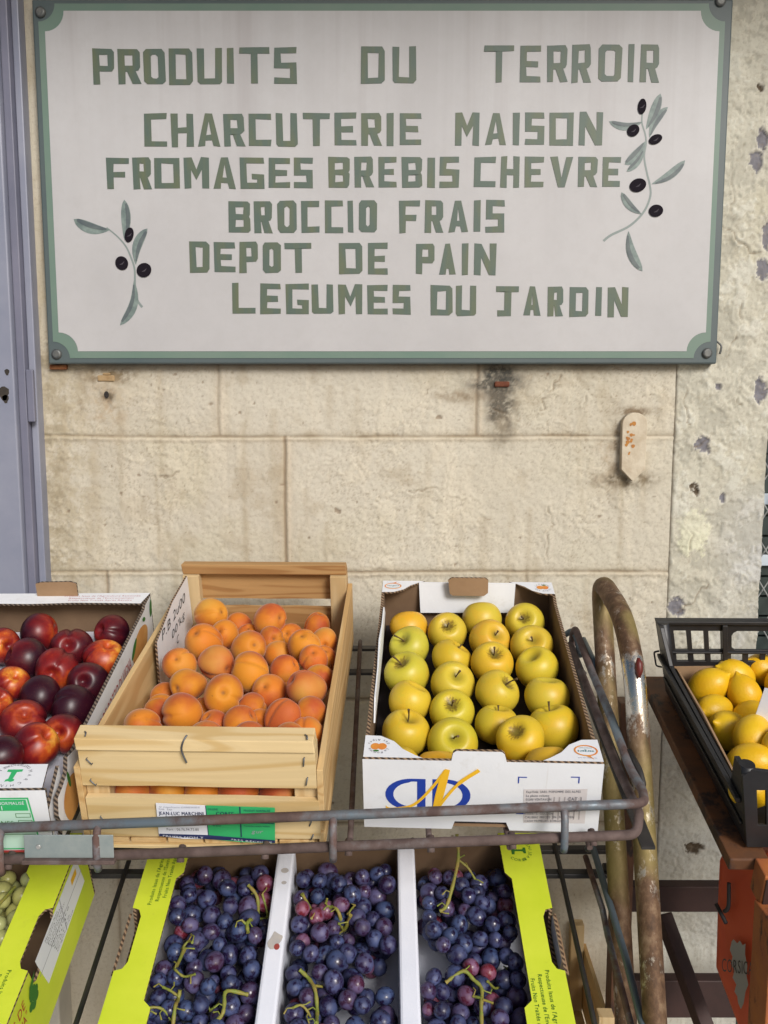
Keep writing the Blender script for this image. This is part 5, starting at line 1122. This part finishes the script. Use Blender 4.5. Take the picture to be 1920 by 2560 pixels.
for i, a in enumerate(LEMONS):
    place(LM_[i % 3], MBx, (max(a[0], .042) if i != 10 else .046, a[1], max(a[2], .034) if i not in (9,13) else a[2]), lax[i], a[3]/.028*.98, (1,1,1), 'lemon', ('yellow lemon in the black crate, %s' % rowword(*rw[i])) if i < 14 else 'yellow lemon in the right half of the black crate', 'lemon', 'lemons in the black crate')
card = thing('paper_card', 'blank white curved card standing among the lemons at the right edge', 'card', tuple(MBx @ Vector((.118,.185,.030))), (math.radians(14), 0, 0))
q = MB(); n = 10; vs = []
for i in range(n+1):
    t = i/n; x = .13*t-.028; y = -.03*math.sin(t*2.4); vs += [(x, y, .012+.02*(1-t)), (x+.012, y+.004, .105+.012*t)]
q.add(vs + [(a, b+.0008, c) for a, b, c in vs], [(2*i, 2*i+2, 2*i+3, 2*i+1) for i in range(n)] + [(2*(n+1)+2*i, 2*(n+1)+2*i+1, 2*(n+1)+2*i+3, 2*(n+1)+2*i+2) for i in range(n)], 0, True); q.build('sheet', MAT['paper'], card, fix=False)

# rusty table
tb = thing('rusty_table', 'rust-brown angle iron table with sloping top under the lemon crate', 'table', (.62,-.45,0))
to = Vector((.62,-.45,0))
n_t = Vector((0,-math.sin(math.radians(14)), math.cos(math.radians(14))))
Ti = lambda x, y, z: Vector((x, y, z)) - to
Mt = crate_frame(BT, 14, BYAW)
def tbox(name, x0_, x1_, y0_, y1_, z0_, z1_, mt, bev=.002):
    q = MB(); q.box(x0_, x1_, y0_, y1_, z0_, z1_, mat=Matrix.Translation(-to) @ Mt); return q.build(name, mt, tb, bev)
tbox('side_rail', .002, .054, -.006, .445, -.022, -.004, MAT['table_worn'])
tbox('side_rail', .56, .60, -.02, .445, -.030, -.004, MAT['table_brown'])
tbox('top_bar', .0545, .5595, .40, .44, -.030, -.004, MAT['table_brown']); tbox('top_bar', .0545, .5595, .1, .14, -.030, -.004, MAT['table_brown'])
tbox('front_rail', .034, .60, -.040, -.0065, -.05, .0, MAT['table_rust'])
tbox('front_strip', .036, .60, -.0425, -.0405, -.05, -.004, MAT['table_dark'])
def wbox(name, x0_, x1_, y0_, y1_, z0_, z1_, mt, bev=.002):
    q = MB(); q.box(x0_-to.x, x1_-to.x, y0_-to.y, y1_-to.y, z0_, z1_); return q.build(name, mt, tb, bev)
wbox('leg', .418, .452, -.255, -.218, 0, .980, MAT['table_brown'])
wbox('leg', .99, 1.025, -.255, -.218, 0, .980, MAT['table_brown'])
a_, b_ = at(1602, 1880, -.70), at(1655, 1880, -.70)
wbox('leg', .484, .530, -.715, -.665, 0, .860, MAT['table_rust']); wbox('leg', .99, 1.03, -.73, -.69, 0, .866, MAT['table_rust'])
p1, p2 = at(1420, 1905, -.23), at(1420, 1960, -.23)
wbox('crossbar', .4525, .9895, -.246, -.222, p2.z, p1.z, MAT['table_dark'])
p1, p2 = at(1500, 2140, -.30), at(1500, 2212, -.30)
wbox('crossbar', .4525, .9895, -.246, -.222, p2.z-.03, p1.z-.02, MAT['table_dark'])
q = MB(); A_, B_ = at(1432, 1975, -.235), at(1530, 2240, -.36); dv = (B_-A_).normalized()
M3 = Matrix.Translation(A_-to) @ dv.to_track_quat('Z', 'Y').to_matrix().to_4x4(); q.box(-.013, .013, -.012, .012, 0, (B_-A_).length+.2, mat=M3); q.build('diagonal_brace', MAT['table_dark'], tb, .002)
p = at(1396, 1507, -.262); q = MB(); q.tube([(.436-to.x, -.2555-to.y, at(1410,1650,-.256).z), (.436-to.x, -.264-to.y, at(1410,1650,-.256).z)], [.008,.006], 12); q.build('bolt', MAT['steel'], tb)

# red carrier bag
bag = thing('carrier_bag', 'red-orange bag with black handles and a grey island map hanging under the table', 'bag', (.56, -.50, .40))
bo = Vector((.56,-.50,.40)); q = MB()
A2 = [at(1553,1855,-.42), at(1660,1840,-.52), at(1690,2240,-.54), at(1602,2240,-.47), at(1545,2090,-.42), at(1549,1950,-.42)]
vs = [p_-bo for p_ in A2]; nb = Vector((.05,.07,0)); vs2 = [v_+nb for v_ in vs]; m_ = len(vs)
q.add(vs+vs2, [tuple(range(m_)), tuple(reversed(range(m_, 2*m_)))]+[(i, (i+1)%m_, m_+(i+1)%m_, m_+i) for i in range(m_)]); q.build('bag_body', MAT['bag_red'], bag, .006)
# panel frame for the printing: u right, v up, on the visible face
O_ = A2[0]; U_ = (A2[1]-A2[0]).normalized(); N_ = (A2[4]-A2[0]).cross(U_).normalized(); V_ = U_.cross(N_).normalized()
if V_.z < 0: V_ = -V_
if N_.y > 0: N_ = -N_
def bagp(px, py, k=.006):
    r = ray(px, py); o_ = Vector((0,-CAM_D,CAM_Z)); t = (O_-o_).dot(N_)/r.dot(N_); return o_ + r*t + N_*k - bo
q = MB()
isl = [(1588,2032),(1592,2027),(1600,2036),(1606,2030),(1612,2040),(1618,2036),(1617,2060),(1622,2085),(1620,2105),(1624,2125),(1618,2140),(1614,2165),(1608,2178),(1602,2165),(1600,2150),(1594,2140),(1598,2125),(1590,2110),(1594,2095),(1586,2080),(1590,2065),(1584,2050)]
q.flat(isl, lambda u, v: bagp(u, v, .0066)); q.build('printed_map', MAT['map_grey'], bag)
q = MB(); text(q, 'CORSICA', lambda u, v, w=0: bagp(1567+u, 2096-v+u*.12, .0074), 0, 0, 30, 68, 0); q.build('lettering', simple('bag_lettering', (.06,.055,.05)), bag)
q = MB(); q.tube([bagp(1557,1950,.009), bagp(1580,1992,.010)], .0032, 8); q.tube(smooth_path([bagp(1585,1905,.009), bagp(1586,1955,.011), bagp(1576,1966,.010)]), .0032, 8); q.build('handle', MAT['black_ink'], bag)

# small wooden crates stacked on the pavement behind the rack
wcm = MAT['pine_x']
def small_crate(z, label):
    c = thing('wooden_crate', label, 'crate', (.20, -.14, z), (0,0,math.radians(-2)), 'wooden crates stacked behind the rack')
    for y0_ in (-.16, .152):
        for z0_, z1_ in ((.01,.07),(.085,.15)): q = MB(); q.box(-.22,.22,y0_,y0_+.008,z0_,z1_); q.build('end_board', wcm, c, .001)
    for x0_ in (-.2285, .2205):
        for z0_, z1_ in ((.01,.07),(.085,.15)): q = MB(); q.box(x0_,x0_+.008,-.16,.16,z0_,z1_); q.build('side_board', MAT['pine_y'], c, .001)
    for sx in (-1,1):
        for sy in (-1,1):
            q = MB(); a_, b_ = sorted((sx*.2195, sx*.192)); c_, d_ = sorted((sy*.151, sy*.125)); q.box(a_, b_, c_, d_, 0, .205); q.build('corner_post', MAT['pine_z'], c, .001)
    q = MB(); q.box(-.219,.219,-.15,.15,.002,.009); q.build('floor_slat', wcm, c)
small_crate(0, 'pale wooden fruit crate at the bottom of the stack behind the lime carton'); small_crate(.2055, 'pale wooden fruit crate at the top of the stack behind the lime carton')

# ------------------------------------------------------------------ grapes
def grape_mesh(seed, el): return lathe(lambda ph: (math.sin(ph), math.cos(ph)*el), 14, 20, wob(seed, .02, 1.5))
GM = []
for s_, el in ((51,1.04),(52,1.12),(53,1.0),(54,1.16)): vs, fs = grape_mesh(s_, el); GM.append(mesh_of('grape', [p*.0115 for p in vs], fs, MAT['grape']))
GG = []
for s_ in (55, 56): vs, fs = grape_mesh(s_, 1.06); GG.append(mesh_of('grape', [p*.0115 for p in vs], fs, MAT['green_grape']))
ML = crate_frame(LT, 20, 0); grng = np.random.RandomState(17)
def pack(x0_, x1_, y0_, y1_, top, excl, n=16000):
    P = []
    for k in range(n):
        big = k < n*.62; r = (.0110+.0042*grng.rand()**1.3) if big else (.0076+.0028*grng.rand()); x = grng.uniform(x0_+r*.9, x1_-r*.9); y = grng.uniform(y0_, y1_)
        if any((x-a)**2/c**2+(y-b)**2/d**2 < 1 for a, b, c, d in excl): continue
        hb = .026; z = hb + r
        if P:
            A_ = np.array(P); dd = (A_[:,0]-x)**2+(A_[:,1]-y)**2; s2 = ((A_[:,3]+r)*.93)**2; hit = dd < s2
            if hit.any(): z = max(z, float((A_[:,2][hit]+np.sqrt(s2[hit]-dd[hit])).max()))
        if z + r > top(x, y) - (0 if big else .016): continue
        P.append((x, y, z, r))
    return P
def hump(x0_, x1_, yb, peak):
    def f(x, y):
        e = min(x-x0_+.01, x1_-x+.01)/.02; b = (yb-y)/.05
        return .066 + (peak-.066)*max(0, min(1, b))*(.80+.20*max(0, min(1, e)))+ .007*math.sin(x*70+y*45)
    return f
STALK = {
 'S1': [[(-.144,.319),(-.129,.304),(-.128,.283),(-.132,.259),(-.135,.247),(-.132,.235)],[(-.127,.289),(-.113,.287),(-.122,.308)],[(-.133,.245),(-.143,.251)]],
 'S2': [[(-.254,.219),(-.233,.202),(-.215,.207)],[(-.233,.202),(-.225,.184),(-.211,.175),(-.195,.174)],[(-.222,.213),(-.215,.224),(-.207,.218)]],
 'S3': [[(-.212,.155),(-.213,.146),(-.212,.128),(-.212,.106)],[(-.214,.148),(-.224,.153),(-.235,.158)],[(-.215,.119),(-.227,.124),(-.244,.122),(-.246,.111)]],
 'S4': [[(-.122,.153),(-.148,.148),(-.148,.128),(-.151,.117),(-.173,.109)],[(-.148,.148),(-.162,.145),(-.17,.136)]],
 'S5': [[(-.061,.298),(-.04,.29),(-.017,.288),(-.006,.276),(0,.268),(.011,.268)],[(-.047,.288),(-.045,.265)],[(-.026,.29),(-.025,.299)],[(0,.268),(-.005,.256)],[(.007,.272),(.016,.293)]],
 'S6': [[(-.055,.183),(-.042,.173),(-.032,.154),(-.028,.13),(-.027,.106)],[(-.027,.117),(-.039,.126),(-.049,.132),(-.059,.126)],[(-.036,.162),(-.024,.168)]],
 'S7': [[(.172,.384),(.173,.356),(.159,.308),(.151,.291),(.142,.287)],[(.175,.354),(.188,.347),(.198,.338)]],
 'S8': [[(.143,.172),(.167,.182),(.18,.172),(.19,.16),(.187,.136),(.185,.106)],[(.189,.143),(.204,.148)],[(.189,.145),(.178,.151)],[(.199,.168),(.214,.179),(.229,.2)]]}
COMP = [(-.258,-.108,[],.118,[('S1',.245,.5,'dark grape bunch at the back left of the white dividers, curled green stalk'),('S2',.165,.245,'blue-black grape bunch beside the left lime flap, forked green stalk in middle'),('S3S4',-1,.165,'blue-black grape bunch at bottom of left compartment, two yellow-green stalks')]),
        (-.077,.078,[(.060,.190,.030,.032)],.118,[('S5',.225,.5,'grape bunch with red berries at the back between the white dividers'),('S6',-1,.225,'purple grape bunch at the front between the white dividers, long stalk')]),
        (.109,.255,[(.120,.218,.022,.030)],.112,[('S7',.225,.5,'dark grape bunch at back right, pale stalk rising towards the rack'),('S8',-1,.225,'purple grape bunch at front right, green stalk with brown tip')])]
for (x0_, x1_, excl, peak, bunches) in COMP:
    P = pack(x0_, x1_, .025, .372, hump(x0_, x1_, .395, peak), excl)
    for key, ya, yb, lab in bunches:
        B = [p for p in P if ya <= p[1] < yb]
        cx = sum(p[0] for p in B)/len(B); cy = sum(p[1] for p in B)/len(B); org = ML @ Vector((cx, cy, .05))
        t = thing('grape_bunch', lab, 'grapes', org, (math.radians(20), 0, 0), 'dark grape bunches in the lime carton')
        B.sort(key=lambda p: -(p[2]+p[1]*.0)); 
        big, rest = B[:100], B[100:]
        for p in big:
            o = bpy.data.objects.new('grape', GM[grng.randint(4)]); C.objects.link(o); o.parent = t; o.location = (p[0]-cx, p[1]-cy, p[2]-.05); s_ = p[3]/.0115*.97; o.scale = (s_,)*3; o.rotation_euler = tuple(grng.rand(3)*6.28)
        if rest:
            q = MB()
            for p in rest:
                vs, fs = grape_mesh(51, 1.05); q.add([Vector(v_)*p[3]*.97 + Vector((p[0]-cx, p[1]-cy, p[2]-.05)) for v_ in vs], fs, 0, True)
            o = q.build('grape', MAT['grape'], t, fix=False); o["kind"] = 'stuff'
        def ztop(x, y):
            return max([p[2]+math.sqrt(max(0, p[3]**2-(p[0]-x)**2-(p[1]-y)**2)) for p in P if (p[0]-x)**2+(p[1]-y)**2 < p[3]**2] + [.075])
        for sk in [key[i:i+2] for i in range(0, len(key), 2)]:
            q = MB()
            for j, pl in enumerate(STALK[sk]):
                zz = [ztop(x, y)+.0050 for x, y in pl]
                if sk == 'S7': zz = [.150,.128,.112,.103,.098] if j == 0 else [.126,.118,.105]
                pts = smooth_path([(x-cx, y-cy, z-.05) for (x, y), z in zip(pl, zz)], 5); n = len(pts); r0 = .0026 if j == 0 else .0017
                q.tube(pts, [r0*(1.15 if i in (0, n-1) else (1-.15*math.sin(i*1.9))) for i in range(n)], 8)
                for (x, y), z in list(zip(pl, zz))[1:]:          # short side pedicels
                    if grng.rand() < .8:
                        a = grng.rand()*6.28; q.tube([(x-cx, y-cy, z-.05), (x-cx+.007*math.cos(a), y-cy+.007*math.sin(a), z-.049+.003*grng.rand()), (x-cx+.013*math.cos(a+.4), y-cy+.013*math.sin(a+.4), z-.052)], [.0011,.0008,.0013], 6)
            q.build('stalk', MAT['stem_green'], t, fix=False)
M2 = crate_frame(LT2, 20, 0); org = M2 @ Vector((.2,.27,.05))
t = thing('grape_bunch', 'pale green grape bunch in the lime carton at the lower left edge', 'grapes', org, (math.radians(20),0,0))
P = pack(-.02, .245, .05, .36, hump(-.05, .27, .40, .112), [], 5000)
P.sort(key=lambda p: -p[0])
for p in P[:90]:
    o = bpy.data.objects.new('grape', GG[grng.randint(2)]); C.objects.link(o); o.parent = t; o.location = (p[0]-.2, p[1]-.27, p[2]-.05); s_ = p[3]/.0115; o.scale = (s_,)*3; o.rotation_euler = tuple(grng.rand(3)*6.28)
q = MB(); q.tube(smooth_path([(.0,.0,.062),(.012,.02,.064),(.02,.05,.06)]), .0025, 7); q.build('stalk', MAT['stem_green'], t, fix=False)
